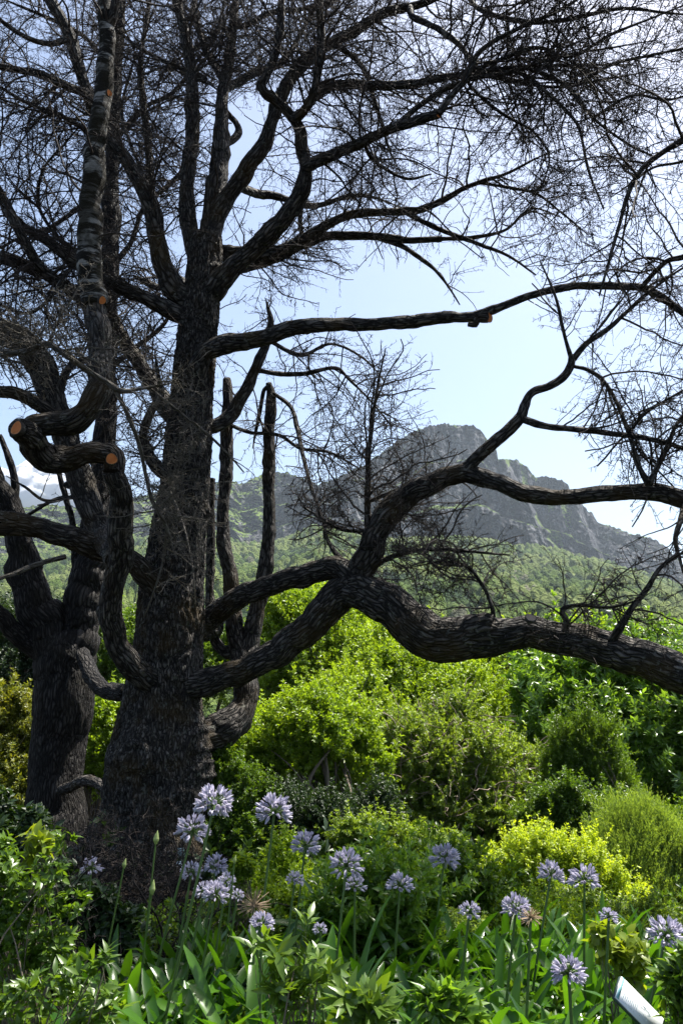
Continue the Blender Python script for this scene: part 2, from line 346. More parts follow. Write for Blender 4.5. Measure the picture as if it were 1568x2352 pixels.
# ------------------------------------------------------------------ tubes
def resample(P, r, step):
    """Catmull-Rom through control points, resampled at about `step` metres"""
    P = np.asarray(P, float); r = np.asarray(r, float)
    Q = np.vstack([2 * P[0] - P[1], P, 2 * P[-1] - P[-2]]); rr = np.concatenate([[r[0]], r, [r[-1]]])
    out, ro = [], []
    for i in range(len(P) - 1):
        n = max(2, int(np.linalg.norm(P[i + 1] - P[i]) / step)); t = np.linspace(0, 1, n, endpoint=False)[:, None]
        a, b_, c, d = Q[i], Q[i + 1], Q[i + 2], Q[i + 3]
        out.append(0.5 * (2 * b_ + (c - a) * t + (2 * a - 5 * b_ + 4 * c - d) * t ** 2 + (3 * b_ - 3 * c + d - a) * t ** 3))
        t1 = t[:, 0]; ro.append(rr[i + 1] * (1 - t1) + rr[i + 2] * t1)
    out.append(P[-1:]); ro.append(r[-1:])
    return np.vstack(out), np.concatenate(ro)
def frames(P):
    T = nrm(np.gradient(P, axis=0)); U = np.zeros_like(P)
    a = np.cross(T[0], [0.3, 1, 0.2]); U[0] = a / np.linalg.norm(a)
    for i in range(1, len(P)):
        u = U[i - 1] - T[i] * np.dot(U[i - 1], T[i]); U[i] = u / max(np.linalg.norm(u), 1e-9)
    return T, U, np.cross(T, U)
def tube(P, r, sides=16, rough=0.07, lump=0.0, seed=0, furrow=None, cap=True, ell=None):
    T, U, W = frames(P); n = len(P)
    th = np.linspace(0, 2 * math.pi, sides, endpoint=False)
    D = U[:, None] * np.cos(th)[None, :, None] + W[:, None] * np.sin(th)[None, :, None]
    L = np.concatenate([[0], np.cumsum(np.linalg.norm(np.diff(P, axis=0), axis=1))])
    R = np.repeat(r[:, None], sides, 1)
    if rough:
        fs = furrow or 0.045
        loc = np.stack([np.cos(th)[None] * r[:, None] / fs, np.sin(th)[None] * r[:, None] / fs, (L[:, None] / (fs * 4.2)) + 0 * th[None]], -1) + seed * 7.3
        ridge = 1 - 2.2 * np.abs(fbm(loc, 3, seed))
        R = R + np.minimum(rough * r, 0.05)[:, None] * ridge
    if lump and r.mean() > .035:
        rs = np.random.default_rng(seed)
        for _ in range(int(L[-1] * 2.6)):
            l0, t0_ = rs.random() * L[-1], rs.random() * 6.28; kr = np.interp(l0, L, r); h = rs.uniform(.06, .34); wd = rs.uniform(.3, .7)
            dt = np.abs((th - t0_ + math.pi) % (2 * math.pi) - math.pi); g = np.exp(-((L - l0) / (kr * wd * 1.5)) ** 2)[:, None] * np.exp(-(dt / wd) ** 2)[None]
            R = R + kr * h * g * min(lump / .1, 1.2) * (1 if rs.random() < .75 else -.6)
    if lump:
        R = R * (1 + lump * fbm(np.stack([np.cos(th)[None] * 1.1 + 0 * L[:, None], np.sin(th)[None] * 1.1 + 0 * L[:, None], L[:, None] / (3.0 * r.mean() + .05) + 0 * th[None]], -1) + seed * 3.1, 3, seed + 40))
    V = (P[:, None] + D * R[..., None]).reshape(-1, 3); rm = r.mean()
    BC = np.stack([np.cos(th)[None] * rm + 0 * L[:, None], np.sin(th)[None] * rm + 0 * L[:, None], L[:, None] * 0.22 + 0 * th[None]], -1).reshape(-1, 3) + seed * 1.7
    i, j = np.meshgrid(np.arange(n - 1), np.arange(sides), indexing='ij'); a = i * sides + j; b2 = i * sides + (j + 1) % sides
    F = [np.stack([a, b2, b2 + sides, a + sides], -1).reshape(-1, 4)]
    if cap:
        V = np.vstack([V, P[-1:] + T[-1:] * r[-1] * 0.25, P[:1]]); k = n * sides; j = np.arange(sides); e = (n - 1) * sides
        F.append(np.stack([e + j, e + (j + 1) % sides, np.full(sides, k)], -1)); F.append(np.stack([(j + 1) % sides, j, np.full(sides, k + 1)], -1)); BC = np.vstack([BC, BC[-1:], BC[:1]])
    tube.bark = {q: ('POINT', BC[:, a]) for a, q in enumerate(('ba', 'bb', 'bc'))}
    return V, F
def join(parts):
    V, F3, F4, n = [], [], [], 0
    for v, f in parts:
        for q in (f if isinstance(f, list) else [f]):
            if len(q): (F3 if q.shape[1] == 3 else F4).append(q + n)
        V.append(v); n += len(v)
    return np.concatenate(V), ([np.concatenate(F4)] if F4 else []) + ([np.concatenate(F3)] if F3 else [])
def thin_tubes(C, R, alive=None, sides=3):
    """many polylines at once: C (N,K,3), R (N,K)"""
    N, K = C.shape[:2]
    T = nrm(np.gradient(C, axis=1)); ref = nrm(rng.normal(size=(N, 1, 3)) + np.array([0.0, 0, 0.01]))
    U = nrm(np.cross(T, ref)); W = np.cross(T, U)
    th = np.arange(sides) * 2 * math.pi / sides
    V = C[:, :, None] + (U[:, :, None] * np.cos(th)[:, None] + W[:, :, None] * np.sin(th)[:, None]) * R[:, :, None, None]
    base = (np.arange(N)[:, None] * K + np.arange(K - 1)[None])
    if alive is not None: base = base[np.arange(K - 1)[None] + 1 <= alive[:, None]]
    base = base.ravel() * sides
    F = []
    for j in range(sides):
        k = (j + 1) % sides; F.append(np.stack([base + j, base + k, base + k + sides, base + j + sides], -1))
    V = V.reshape(-1, 3); F = np.concatenate(F)
    used = np.zeros(len(V), bool); used[F.ravel()] = True; idx = np.cumsum(used) - 1
    return V[used], [idx[F]]

# ------------------------------------------------------------------ where the crown is thick and where the sky is open
DENS = np.array([[int(c) for c in r] for r in """
5667788999987776
6766776899988876
6656714888888776
7656603778778875
7446513665256653
4655354643226633
8856357620311445
7865465400024567
6656366754002454
3457555655000378
0248632675200168
1336611686210015
0103500486531004
0001400167663257
0001200012345664
0000000000001222""".split()], float) / 9.0
def dens(P):
    x, y = proj(P); gx = np.clip(x / 98 - 0.5, 0, 14.999); gy = np.clip(y / 98 - 0.5, 0, 14.999)
    i, j = gy.astype(int), gx.astype(int); fy, fx = gy - i, gx - j
    d = DENS[i, j] * (1 - fy) * (1 - fx) + DENS[i, j + 1] * (1 - fy) * fx + DENS[i + 1, j] * fy * (1 - fx) + DENS[i + 1, j + 1] * fy * fx
    # outside the frame the crown simply goes on
    return np.where((x < -40) | (x > 1610) | (y < -40), 0.45, d)
def grow(P, D, L, K, wig, grav, rb, rt, prune=0.08):
    """chains that wander from P along D; cut off where the crown is open"""
    N = len(P); C = np.zeros((N, K, 3)); C[:, 0] = P; d = nrm(D)
    for k in range(1, K):
        d = nrm(d + rng.normal(size=(N, 3)) * wig + np.array([0, 0, grav])); C[:, k] = C[:, k - 1] + d * (L / (K - 1))[:, None]
    R = rb[:, None] + (rt[:, None] - rb[:, None]) * np.linspace(0, 1, K)[None] ** 0.8
    dn = dens(C); dead = dn < prune + 0.10 * rng.random(N)[:, None]; dead[:, 0] = False
    alive = np.where(dead.any(1), dead.argmax(1) - 1, K - 1)
    return C, R, alive
def spawn(C, R, alive, n_per, ang, t0=0.08, power=1.0):
    """child starts along chains"""
    N, K = C.shape[:2]; tot = rng.poisson(n_per) if not np.isscalar(n_per) else rng.poisson(n_per, N)
    idx = np.repeat(np.arange(N), tot); t = t0 + (1 - t0) * rng.random(len(idx)) ** power
    f = t * (K - 1); ok = f < alive[idx]; idx, f, t = idx[ok], f[ok], t[ok]
    i = np.minimum(f.astype(int), K - 2); fr = (f - i)[:, None]
    P = C[idx, i] * (1 - fr) + C[idx, i + 1] * fr; D = nrm(C[idx, i + 1] - C[idx, i])
    r = R[idx, i] * (1 - fr[:, 0]) + R[idx, i + 1] * fr[:, 0]
    q = nrm(np.cross(D, rng.normal(size=D.shape))); q[:, 2] *= 0.7; q = nrm(q)
    a = np.radians(ang[0] + (ang[1] - ang[0]) * rng.random(len(idx)))[:, None]
    return P, D * np.cos(a) + q * np.sin(a), r, idx, t
def keep(m, *a): return [x[m] for x in a]
def twigs_for(P, r, density=1.0, reach=1.0, t0=0.15, sub=1.0):
    """side branches, branchlets and short spurs along one limb"""
    L = np.linalg.norm(np.diff(P, axis=0), axis=1).sum()
    n1 = int(L * 11.0 * min(density, 3 if sub > 1.2 else 1.7))
    if n1 < 1: return None
    f = (t0 + (1 - t0) * rng.random(n1)) * (len(P) - 1.001); i = f.astype(int); fr = (f - i)[:, None]
    p = P[i] * (1 - fr) + P[i + 1] * fr; d = nrm(P[i + 1] - P[i]); rl = r[i]
    q = nrm(np.cross(d, rng.normal(size=d.shape))); q = nrm(q * [1, 1, 0.8] + [0, 0, 0.12])
    a = np.radians(40 + 45 * rng.random(n1))[:, None]; d = d * np.cos(a) + q * np.sin(a)
    m = dens(p + d * 0.25) > rng.random(n1) * 0.8
    p, d, rl = keep(m, p, d, rl)
    if not len(p): return None
    l1 = reach * (0.4 + 1.3 * rng.random(len(p)) ** 1.3); rb = np.minimum(0.0033 + 0.0075 * l1, rl * 0.6)
    C1, R1, A1 = grow(p, d, l1, 14, 0.15, -0.012, rb, rb * 0.3 + 0.001)
    out = [thin_tubes(C1, R1, A1, 5)]
    p, d, rr, _, t = spawn(C1, R1, A1, l1 * 13 * sub, (35, 75), 0.06)
    m = dens(p) > rng.random(len(p)) * 0.75; p, d, rr, t = keep(m, p, d, rr, t)
    if not len(p): return out
    l2 = (0.16 + 0.50 * rng.random(len(p)) ** 1.6) * reach ** 0.5 * (1.15 - 0.6 * t); rb = np.minimum(0.0038, rr * 0.7)
    C2, R2, A2 = grow(p, d, l2, 8, 0.13, -0.02, rb, np.full(len(p), 0.0016))
    out.append(thin_tubes(C2, R2, A2, 3))
    p, d, rr, _, t = spawn(C2, R2, A2, l2 * 26 * sub, (45, 85), 0.05)
    l3 = 0.015 + 0.07 * rng.random(len(p)) ** 2
    C3, R3, A3 = grow(p, d, l3, 3, 0.3, 0.0, np.full(len(p), 0.0032), np.full(len(p), 0.0022))
    out.append(thin_tubes(C3, R3, A3, 3))
    return out

REG = {}
def limb(tree, pts, Y, mat='bark', cut=None, tw=1.0, reach=1.0, t0=0.15, name='limb', sides=None, step=0.03, sub=1.0, rough=0.10, cutmat='cut', lump=0.10, seed=[0], label=None, furrow=None, anchor=True, taper=None):
    """pts: (x, y, width) in frame pixels; Y: depths at the ends or per point"""
    seed[0] += 1; pts = np.array(pts, float); n = len(pts); taper = (pts[-1, 2] < 11) if taper is None else taper
    if np.isscalar(Y): Y = [Y] * n
    if len(Y) != n:
        dl = np.concatenate([[0], np.cumsum(np.hypot(*np.diff(pts[:, :2], axis=0).T))]); Y = np.interp(dl / dl[-1], np.linspace(0, 1, len(Y)), Y)
    Y = np.array(Y, float); reg = REG.setdefault(tree.name, [])
    if reg and name != 'trunk' and anchor:
        A_ = np.concatenate(reg); hx, hy = proj(A_); dd = np.hypot(hx - pts[0, 0], hy - pts[0, 1]); k = dd.argmin()
        if dd[k] < 70:
            if dd[k] > 9 + pts[0, 2] * .3: pts = np.vstack([[hx[k], hy[k], pts[0, 2]], pts]); Y = np.concatenate([[A_[k, 1]], Y]); n += 1
            else: pts[0, :2] = hx[k], hy[k]
            dY = A_[k, 1] - Y[0]; Y[0] = A_[k, 1]; w_ = np.exp(-np.hypot(pts[:, 0] - pts[0, 0], pts[:, 1] - pts[0, 1]) / 60.0)[1:]; Y[1:] += w_ * (A_[k, 1] - Y[1:]) * .7
        elif 0 < pts[0, 0] < 1568 and pts[0, 1] > 0: print('loose start', pts[0], round(dd[k]))
    if not cut and pts[-1, 2] > 4 and taper:     # run out to a fine tip
        e = pts[-1] + (pts[-1] - pts[-2]) * .9; e[2] = 2.0
        if pts[-1, 0] > 0 and pts[-1, 0] < 1568 and pts[-1, 1] > 0: pts = np.vstack([pts, e]); Y = np.append(Y, Y[-1]); n += 1
    P = at(pts[:, 0], pts[:, 1], Y); r = pts[:, 2] / 2 * pxm(pts[:, 0], pts[:, 1], Y) * .92
    P, r = resample(P, r, max(step, r.mean() * 0.22))
    REG[tree.name].append(P[2:]) if len(P) > 4 else None
    ls_ = np.concatenate([[0], np.cumsum(np.linalg.norm(np.diff(P, axis=0), axis=1))]) / (0.10 + 2.2 * r.mean())
    r = r * (1 + (.04 if name == 'trunk' else .20) * fbm(np.stack([ls_, 0 * ls_, 0 * ls_ + seed[0] * 3.3], -1), 3, 77))
    k = np.arange(len(P)) / 6.0
    P = P + (r * 0.22)[:, None] * np.stack([fbm(np.stack([k, 0 * k + 3.1 * a, 0 * k + seed[0]], -1), 3, a) for a in range(3)], -1) * np.minimum(np.arange(len(P)) / 5, 1)[:, None]
    sides = sides or int(np.clip(r.mean() * 2 * math.pi / 0.022, 10, 64))
    V, F = tube(P, r, sides, rough, lump, seed[0], furrow, cap=True)
    o = mk(name, V, F, M[mat], tree, smooth=True, attrs=tube.bark)
    if label: o['label'] = label
    if cut:
        T = nrm(P[-1] - P[-4]); cut_face(o, P[-1] + T * r[-1] * 0.26, T if cut is True else nrm(T + np.array(cut)), r[-1] * 1.0, cutmat)
    if tw:
        g = twigs_for(P, r, tw, reach, t0, sub)
        if g and len(g) > 1 and sum(len(q[0]) for q in g) > 900:
            V, F = join(g); mk('twigs', V, F, M['dead' if mat == 'dead' else 'twig'], o)
    return o, P, r
def cut_face(parent, c, d, r, mat='cut', name='cut_face'):
    d = nrm(np.asarray(d, float)); u = nrm(np.cross(d, [0.2, 0.1, 1])); v = np.cross(d, u); th = np.linspace(0, 2 * math.pi, 28, endpoint=False)
    ring = np.cos(th)[:, None] * u + np.sin(th)[:, None] * v; wob = (1 + 0.06 * np.sin(3 * th + r * 90))[:, None]
    rings = [(0.96, -0.7), (1.04, -0.06), (0.97, 0.02), (0.9, 0.0), (0.7, 0.01), (0.5, 0.0), (0.3, 0.008), (0.15, 0.0)]
    V = np.vstack([c + ring * wob * r * a + d * r * h for a, h in rings] + [c[None]]); n = 28; F = []; fm = []
    for k in range(len(rings) - 1):
        j = np.arange(n); a = k * n + j; b2 = k * n + (j + 1) % n; F.append(np.stack([a, b2, b2 + n, a + n], -1)); fm += [1 if k < 3 else 0] * n
    e = (len(rings) - 1) * n; j = np.arange(n); T3 = np.stack([e + j, e + (j + 1) % n, np.full(n, len(V) - 1)], -1); fm += [0] * n
    return mk(name, V, [np.concatenate(F), T3], [M[mat], M['bark']], parent, fmat=fm, attrs={'rr': ('POINT', np.concatenate([np.full(28, a) for a, h in rings] + [[0.0]]))})

# ------------------------------------------------------------------ the great bare larch in the middle
TY = 9.0
base = at(345, 1975, TY); 
larch = empty('larch_tree', (base[0], TY, 0), 'huge bare larch with furrowed dark trunk and long crooked sawn limbs', 'tree')
pts = [(325, 2080, 380), (335, 1990, 300), (352, 1880, 256), (364, 1740, 240), (372, 1610, 186), (388, 1480, 158), (394, 1370, 150), (408, 1250, 132), (424, 1120, 112), (434, 1000, 104), (444, 880, 96), (453, 770, 90), (464, 690, 84), (470, 610, 80), (474, 545, 70)]
pts = np.array(pts, float); Pt = at(pts[:, 0], pts[:, 1], np.full(len(pts), TY)); rt = pts[:, 2] / 2 * pxm(pts[:, 0], pts[:, 1], TY)
Pt, rt = resample(Pt, rt, 0.022)
T, U, W = frames(Pt); sides = 190; th = np.linspace(0, 2 * math.pi, sides, endpoint=False)
Dr = U[:, None] * np.cos(th)[None, :, None] + W[:, None] * np.sin(th)[None, :, None]
Q = Pt[:, None] + Dr * rt[:, None, None]
zz = Q[..., 2]; low = np.clip((2.2 - zz) / 1.6, 0, 1)
warp = fbm(Q * 1.6, 2, 4)[..., None] * 0.35
fur = 1 - 2.4 * np.abs(fbm((Q + warp) * np.array([15, 15, 3.2]), 3, 6))
Rr = (rt[:, None] * 0.94 - 0.012) * (1 + (0.05 + 0.13 * low) * fbm(Q * 1.7, 3, 2) + 0.10 * low * fbm(Q * 4.2, 3, 12)) + 0.034 * fur + 0.012 * fbm(Q * 42, 2, 9)
flare = np.clip((0.5 - zz) / 0.6, 0, 1) ** 1.5; Rr = Rr * (1 + 0.28 * flare * (0.4 + np.cos(th * 5 + 1.0)[None] ** 2))
for (x, y, rad, h) in [(328, 1730, 55, 0.10), (458, 1700, 45, 0.12), (430, 1840, 50, 0.08), (300, 1830, 45, 0.07), (470, 1770, 32, 0.10), (478, 1165, 20, 0.07), (385, 1420, 22, 0.03)]:
    c = at(x, y, TY - 0.25 * 1.0); k = float(pxm(x, y, TY)) * rad; dx = (Q[..., 0] - c[0]); dz = (Q[..., 2] - c[2]); dd = np.hypot(dx, dz) / k
    fr = (Q[..., 1] < TY + 0.1); Rr = Rr + fr * h * (np.exp(-dd ** 2 * 2) - 0.75 * np.exp(-dd ** 2 * 14)) + fr * 0.016 * np.sin(dd * 15) * np.exp(-dd ** 2)
V = (Pt[:, None] + Dr * Rr[..., None]).reshape(-1, 3); n = len(Pt)
i, j = np.meshgrid(np.arange(n - 1), np.arange(sides), indexing='ij'); a = i * sides + j; b2 = i * sides + (j + 1) % sides
V = np.vstack([V, Pt[-1:] + [0, 0, 0.03]]); e = (n - 1) * sides; j = np.arange(sides)
mk('trunk', V, [np.stack([a, b2, b2 + sides, a + sides], -1).reshape(-1, 4), np.stack([e + j, e + (j + 1) % sides, np.full(sides, len(V) - 1)], -1)], M['bark'], larch, smooth=True, attrs={q: ('POINT', V[:, a] * (0.28 if a == 2 else 1)) for a, q in enumerate(('ba', 'bb', 'bc'))})

REG[larch.name] = [Pt[10:]]
Lb = lambda *a, **k: limb(larch, *a, **k)
# leaders
Lb([(466, 640, 50), (448, 575, 44), (431, 500, 38), (431, 420, 34), (440, 330, 32), (443, 240, 30), (437, 150, 28), (425, 80, 24), (405, 0, 20), (390, -80, 16)], (9, 9.2), tw=1.4)
Lb([(478, 600, 60), (486, 530, 54), (492, 460, 50), (503, 380, 46), (508, 300, 38), (512, 230, 30), (520, 175, 26), (532, 100, 22), (540, 20, 18), (545, -60, 14)], (9, 9.3), tw=1.3)
Lb([(492, 520, 44), (520, 455, 42), (560, 400, 38), (598, 345, 36), (625, 280, 32), (650, 210, 30), (690, 150, 28), (740, 112, 26), (810, 75, 24), (880, 30, 22), (960, 10, 18), (1060, -30, 14)], (9, 8.2), tw=1.6)
Lb([(470, 690, 56), (510, 645, 50), (560, 592, 46), (610, 545, 42), (650, 500, 40), (688, 450, 36), (704, 395, 34), (692, 340, 30), (688, 295, 27), (655, 250, 25), (610, 215, 24), (596, 190, 22)], (8.9, 7.8), tw=1.0, reach=.8)
Lb([(596, 196, 22), (622, 150, 20), (640, 90, 19), (645, 20, 18), (650, -60, 14)], (7.8, 7.6), tw=1.5)
Lb([(690, 262, 24), (715, 225, 22), (735, 130, 20), (735, 50, 18), (730, -40, 14)], (7.7, 7.4), tw=1.5)
Lb([(704, 385, 30), (750, 362, 27), (800, 340, 26), (850, 318, 24), (900, 296, 23), (960, 276, 21), (1005, 263, 20)], (7.8, 7.2), cut=(0.2, -0.9, 0), tw=1.2)
Lb([(690, 240, 22), (740, 205, 24), (800, 195, 24), (870, 196, 22), (940, 195, 20), (1010, 180, 17), (1080, 170, 15), (1160, 158, 12), (1240, 152, 9), (1350, 150, 6)], (8.4, 7.4), tw=1.9)
Lb([(514, 575, 26), (560, 577, 26), (620, 582, 26), (660, 568, 24), (700, 545, 23), (760, 512, 22), (810, 493, 20), (880, 487, 18), (960, 483, 16), (1020, 458, 14), (1060, 435, 12), (1110, 415, 10), (1160, 400, 7), (1215, 372, 5)], (9.2, 8.6), tw=1.2)
Lb([(1100, 418, 8), (1160, 430, 7), (1230, 445, 6), (1290, 490, 5), (1350, 540, 3)], (8.6, 8.5), tw=1.5, reach=.7)
Lb([(500, 590, 26), (550, 612, 26), (600, 602, 24), (640, 588, 24), (690, 566, 22), (740, 545, 21), (800, 541, 20), (870, 543, 18), (940, 552, 16), (1012, 549, 15)], (9.4, 8.9), cut=True, cutmat='cutgrey', tw=1.0, reach=.8)
Lb([(860, 547, 14), (920, 565, 13), (960, 590, 11), (1000, 622, 8), (1030, 660, 5), (1055, 700, 3)], (9, 9), tw=1.4, reach=.6)
Lb([(925, 492, 12), (990, 518, 12), (1050, 543, 11), (1110, 565, 9), (1170, 590, 7), (1230, 632, 4)], (8.7, 8.6), tw=1.4, reach=.7)
Lb([(1020, 548, 11), (1090, 545, 10), (1160, 528, 7), (1220, 480, 5), (1290, 500, 3)], (8.8, 8.6), tw=1.4, reach=.7)
Lb([(545, 430, 22), (590, 445, 20), (640, 452, 18), (690, 470, 15), (740, 470, 12), (800, 450, 9), (860, 455, 6), (930, 480, 3)], (9.6, 9.8), tw=1.4)
Lb([(690, 470, 14), (690, 520, 12), (700, 560, 8)], (9.7, 9.7), tw=1.0, reach=.6)
Lb([(520, 340, 20), (545, 310, 18), (540, 280, 14), (500, 240, 12)], (9.3, 9.5), tw=1.0, reach=.6)
Lb([(505, 200, 22), (545, 190, 20), (590, 165, 18), (650, 140, 14), (700, 60, 10), (740, -20, 8)], (9.4, 9.8), tw=1.6)
Lb([(508, 190, 18), (480, 130, 16), (455, 60, 14), (445, -20, 12)], (9.4, 9.8), tw=1.6)
# long level limb with saw cuts
o, P, r = Lb([(448, 905, 52), (455, 850, 50), (475, 812, 46), (520, 790, 42), (570, 782, 38), (620, 772, 36), (660, 757, 34), (710, 748, 32), (800, 745, 31), (900, 742, 29), (990, 732, 28), (1060, 727, 27), (1120, 728, 25)], (8.8, 7.8), cut=(0.1, -0.8, -0.2), tw=0.25, reach=.7, lump=.14)
cut_face(o, at(1022, 718, 7.87), (0.1, -1, 0.25), 0.030, 'cutgrey')
Lb([(1090, 726, 24), (1130, 712, 22), (1180, 692, 20), (1240, 672, 19), (1300, 660, 18), (1360, 656, 19), (1430, 658, 20), (1480, 664, 19), (1530, 690, 17), (1568, 720, 15), (1640, 760, 12)], (7.8, 7.4), tw=1.2, reach=.9)
Lb([(1095, 735, 16), (1092, 745, 15), (1075, 745, 11)], (7.75, 7.7), tw=0)
# to the left from the trunk
Lb([(438, 745, 44), (395, 715, 42), (345, 690, 38), (300, 670, 34), (250, 648, 30), (190, 615, 27), (130, 570, 25), (70, 530, 22), (20, 490, 20), (0, 440, 18), (-40, 380, 14)], (9, 8.2), tw=1.3)
Lb([(440, 705, 52), (405, 665, 50), (375, 610, 46), (360, 550, 44), (350, 490, 40), (325, 430, 36), (290, 370, 32), (255, 320, 30), (225, 270, 28), (200, 210, 28), (175, 130, 27), (150, 60, 26), (110, -10, 24), (90, -60, 20)], (9, 8.0), tw=1.3)
Lb([(200, 215, 22), (150, 195, 20), (90, 170, 18), (40, 160, 16), (-30, 150, 12)], (8.1, 7.8), tw=1.6)
Lb([(352, 485, 22), (345, 400, 20), (338, 300, 18), (328, 220, 16), (322, 150, 13), (335, 60, 10), (350, -30, 7)], (9.6, 9.8), tw=1.6)
Lb([(405, 960, 46), (380, 930, 44), (350, 880, 40), (318, 830, 36), (290, 790, 30), (265, 740, 24), (250, 690, 18), (240, 640, 14)], (9.3, 9.6), tw=1.5)
Lb([(395, 1100, 34), (350, 1060, 30), (330, 1000, 24), (345, 950, 20), (370, 905, 14), (362, 850, 8)], (8.7, 8.4), tw=1.6, reach=.7)
Lb([(420, 650, 24), (400, 640, 22), (370, 660, 18), (340, 650, 14), (320, 640, 10)], (9.6, 9.8), tw=1.2, reach=.7)
# short upper right stem with a broken top
Lb([(482, 978, 36), (515, 968, 32), (545, 930, 30), (572, 880, 28), (596, 825, 24), (614, 780, 20), (622, 740, 14), (616, 712, 9)], (9.1, 9.3), tw=0.6, reach=.6)
Lb([(590, 850, 12), (640, 858, 12), (700, 858, 11), (770, 845, 9), (800, 870, 7), (850, 920, 5), (900, 980, 4)], (9.3, 9.0), tw=1.7, reach=.7)
Lb([(620, 780, 10), (690, 815, 10), (760, 790, 7), (830, 820, 5), (880, 870, 3)], (9.3, 9.0), tw=1.5, reach=.7)
# two tall stems rising behind the low limbs, from one elbow at the right of the trunk
o, P, r = Lb([(445, 1700, 80), (485, 1690, 78), (530, 1665, 72), (562, 1615, 62), (562, 1560, 60), (556, 1505, 62)], (9.2, 9.8), tw=0, lump=.25, rough=.16)
Lb([(560, 1545, 56), (545, 1470, 42), (533, 1390, 37), (529, 1320, 34), (516, 1260, 31), (511, 1200, 30), (517, 1120, 29), (520, 1040, 28), (522, 960, 27), (524, 900, 25), (520, 870, 18)], (9.8, 10), tw=0.35, reach=.6)
Lb([(556, 1530, 56), (575, 1465, 46), (592, 1400, 40), (607, 1320, 35), (616, 1230, 31), (618, 1130, 29), (618, 1030, 30), (621, 950, 26), (622, 905, 22), (616, 880, 14)], (9.8, 10), tw=0.3, reach=.6)
Lb([(524, 1500, 26), (492, 1470, 24), (483, 1400, 22), (482, 1310, 22), (484, 1230, 20), (486, 1160, 18), (488, 1100, 16)], (9.9, 10), tw=0.3, reach=.6)
Lb([(512, 1500, 22), (545, 1490, 24), (555, 1520, 26)], (9.9, 9.8), tw=0)
Lb([(632, 900, 9), (668, 935, 10), (683, 985, 12), (697, 1050, 10), (715, 1120, 8), (740, 1190, 8), (752, 1240, 10), (785, 1290, 16), (815, 1330, 20)], (10, 8.2), tw=1.0, reach=.6)
Lb([(525, 975, 9), (575, 993, 9), (640, 1000, 9), (690, 1030, 8), (760, 1040, 6), (830, 1080, 4)], (9.9, 9.4), tw=1.8, reach=.8)
Lb([(607, 895, 11), (597, 945, 10), (588, 990, 8)], (9.95, 9.9), tw=0.8, reach=.5)
# two low limbs that meet at a great knot, then run on to the right
Lb([(400, 1575, 66), (450, 1570, 62), (510, 1556, 60), (570, 1535, 62), (640, 1495, 66), (700, 1450, 70), (745, 1405, 74), (785, 1365, 78), (820, 1350, 84)], (8.9, 8.2), tw=0.1, lump=.12)
Lb([(440, 1440, 62), (490, 1415, 56), (550, 1375, 50), (620, 1345, 48), (690, 1322, 50), (760, 1305, 56), (820, 1330, 66)], (8.9, 8.2), tw=0.35, t0=.6, reach=.5)
o, P, r = Lb([(790, 1340, 80), (840, 1365, 96), (890, 1390, 104), (945, 1432, 110), (1000, 1464, 104), (1070, 1468, 96), (1140, 1458, 92), (1210, 1450, 90), (1280, 1462, 84), (1350, 1482, 84), (1430, 1500, 88), (1500, 1520, 92), (1580, 1550, 92), (1700, 1590, 88)], (8.2, 6.9), tw=0.9, reach=.55, t0=.1, lump=.16)
cut_face(o, at(1218, 1418, 7.3), (0.15, -0.75, 0.75), 0.052, 'cutgrey')
Lb([(820, 1345, 70), (848, 1270, 66), (875, 1205, 60), (915, 1155, 54), (970, 1118, 50), (1030, 1095, 50), (1085, 1090, 48), (1140, 1108, 42), (1200, 1132, 38), (1260, 1142, 37), (1320, 1140, 37), (1400, 1132, 38), (1470, 1128, 40), (1530, 1136, 42), (1600, 1160, 40), (1700, 1220, 36)], (8.2, 7.2), tw=0.5, reach=.7, lump=.12)
Lb([(1060, 1090, 34), (1090, 1058, 30), (1130, 1020, 28), (1170, 985, 28), (1196, 955, 26), (1206, 925, 22), (1222, 900, 20), (1260, 888, 20), (1292, 866, 19), (1308, 840, 19), (1312, 815, 16)], (7.7, 7.5), tw=0.12, reach=.5)
Lb([(1310, 825, 12), (1296, 775, 9), (1280, 700, 7), (1262, 650, 5), (1240, 600, 3)], (7.5, 7.5), tw=1.0, reach=.7)
Lb([(1308, 830, 15), (1345, 790, 14), (1390, 760, 12), (1440, 715, 10), (1490, 670, 8), (1560, 620, 6), (1620, 590, 5)], (7.5, 7.2), tw=1.3, reach=.8)
Lb([(1312, 838, 9), (1350, 850, 9), (1385, 875, 9), (1410, 915, 8), (1430, 960, 9), (1450, 1020, 10), (1470, 1080, 13), (1488, 1112, 18)], (7.5, 7.2), tw=1.4, reach=.9)
Lb([(1200, 962, 20), (1250, 978, 16), (1310, 985, 15), (1370, 992, 15), (1440, 1000, 14), (1500, 1010, 12), (1568, 1030, 10), (1640, 1050, 8)], (7.5, 7.1), tw=1.3, reach=.9)
Lb([(1486, 1110, 16), (1505, 1080, 14), (1530, 1030, 11), (1550, 980, 9), (1580, 940, 7)], (7.2, 7.0), tw=1.8, reach=.9)
Lb([(1440, 1000, 9), (1470, 960, 8), (1510, 930, 7), (1580, 890, 5)], (7.2, 7.0), tw=2.2, reach=.8)
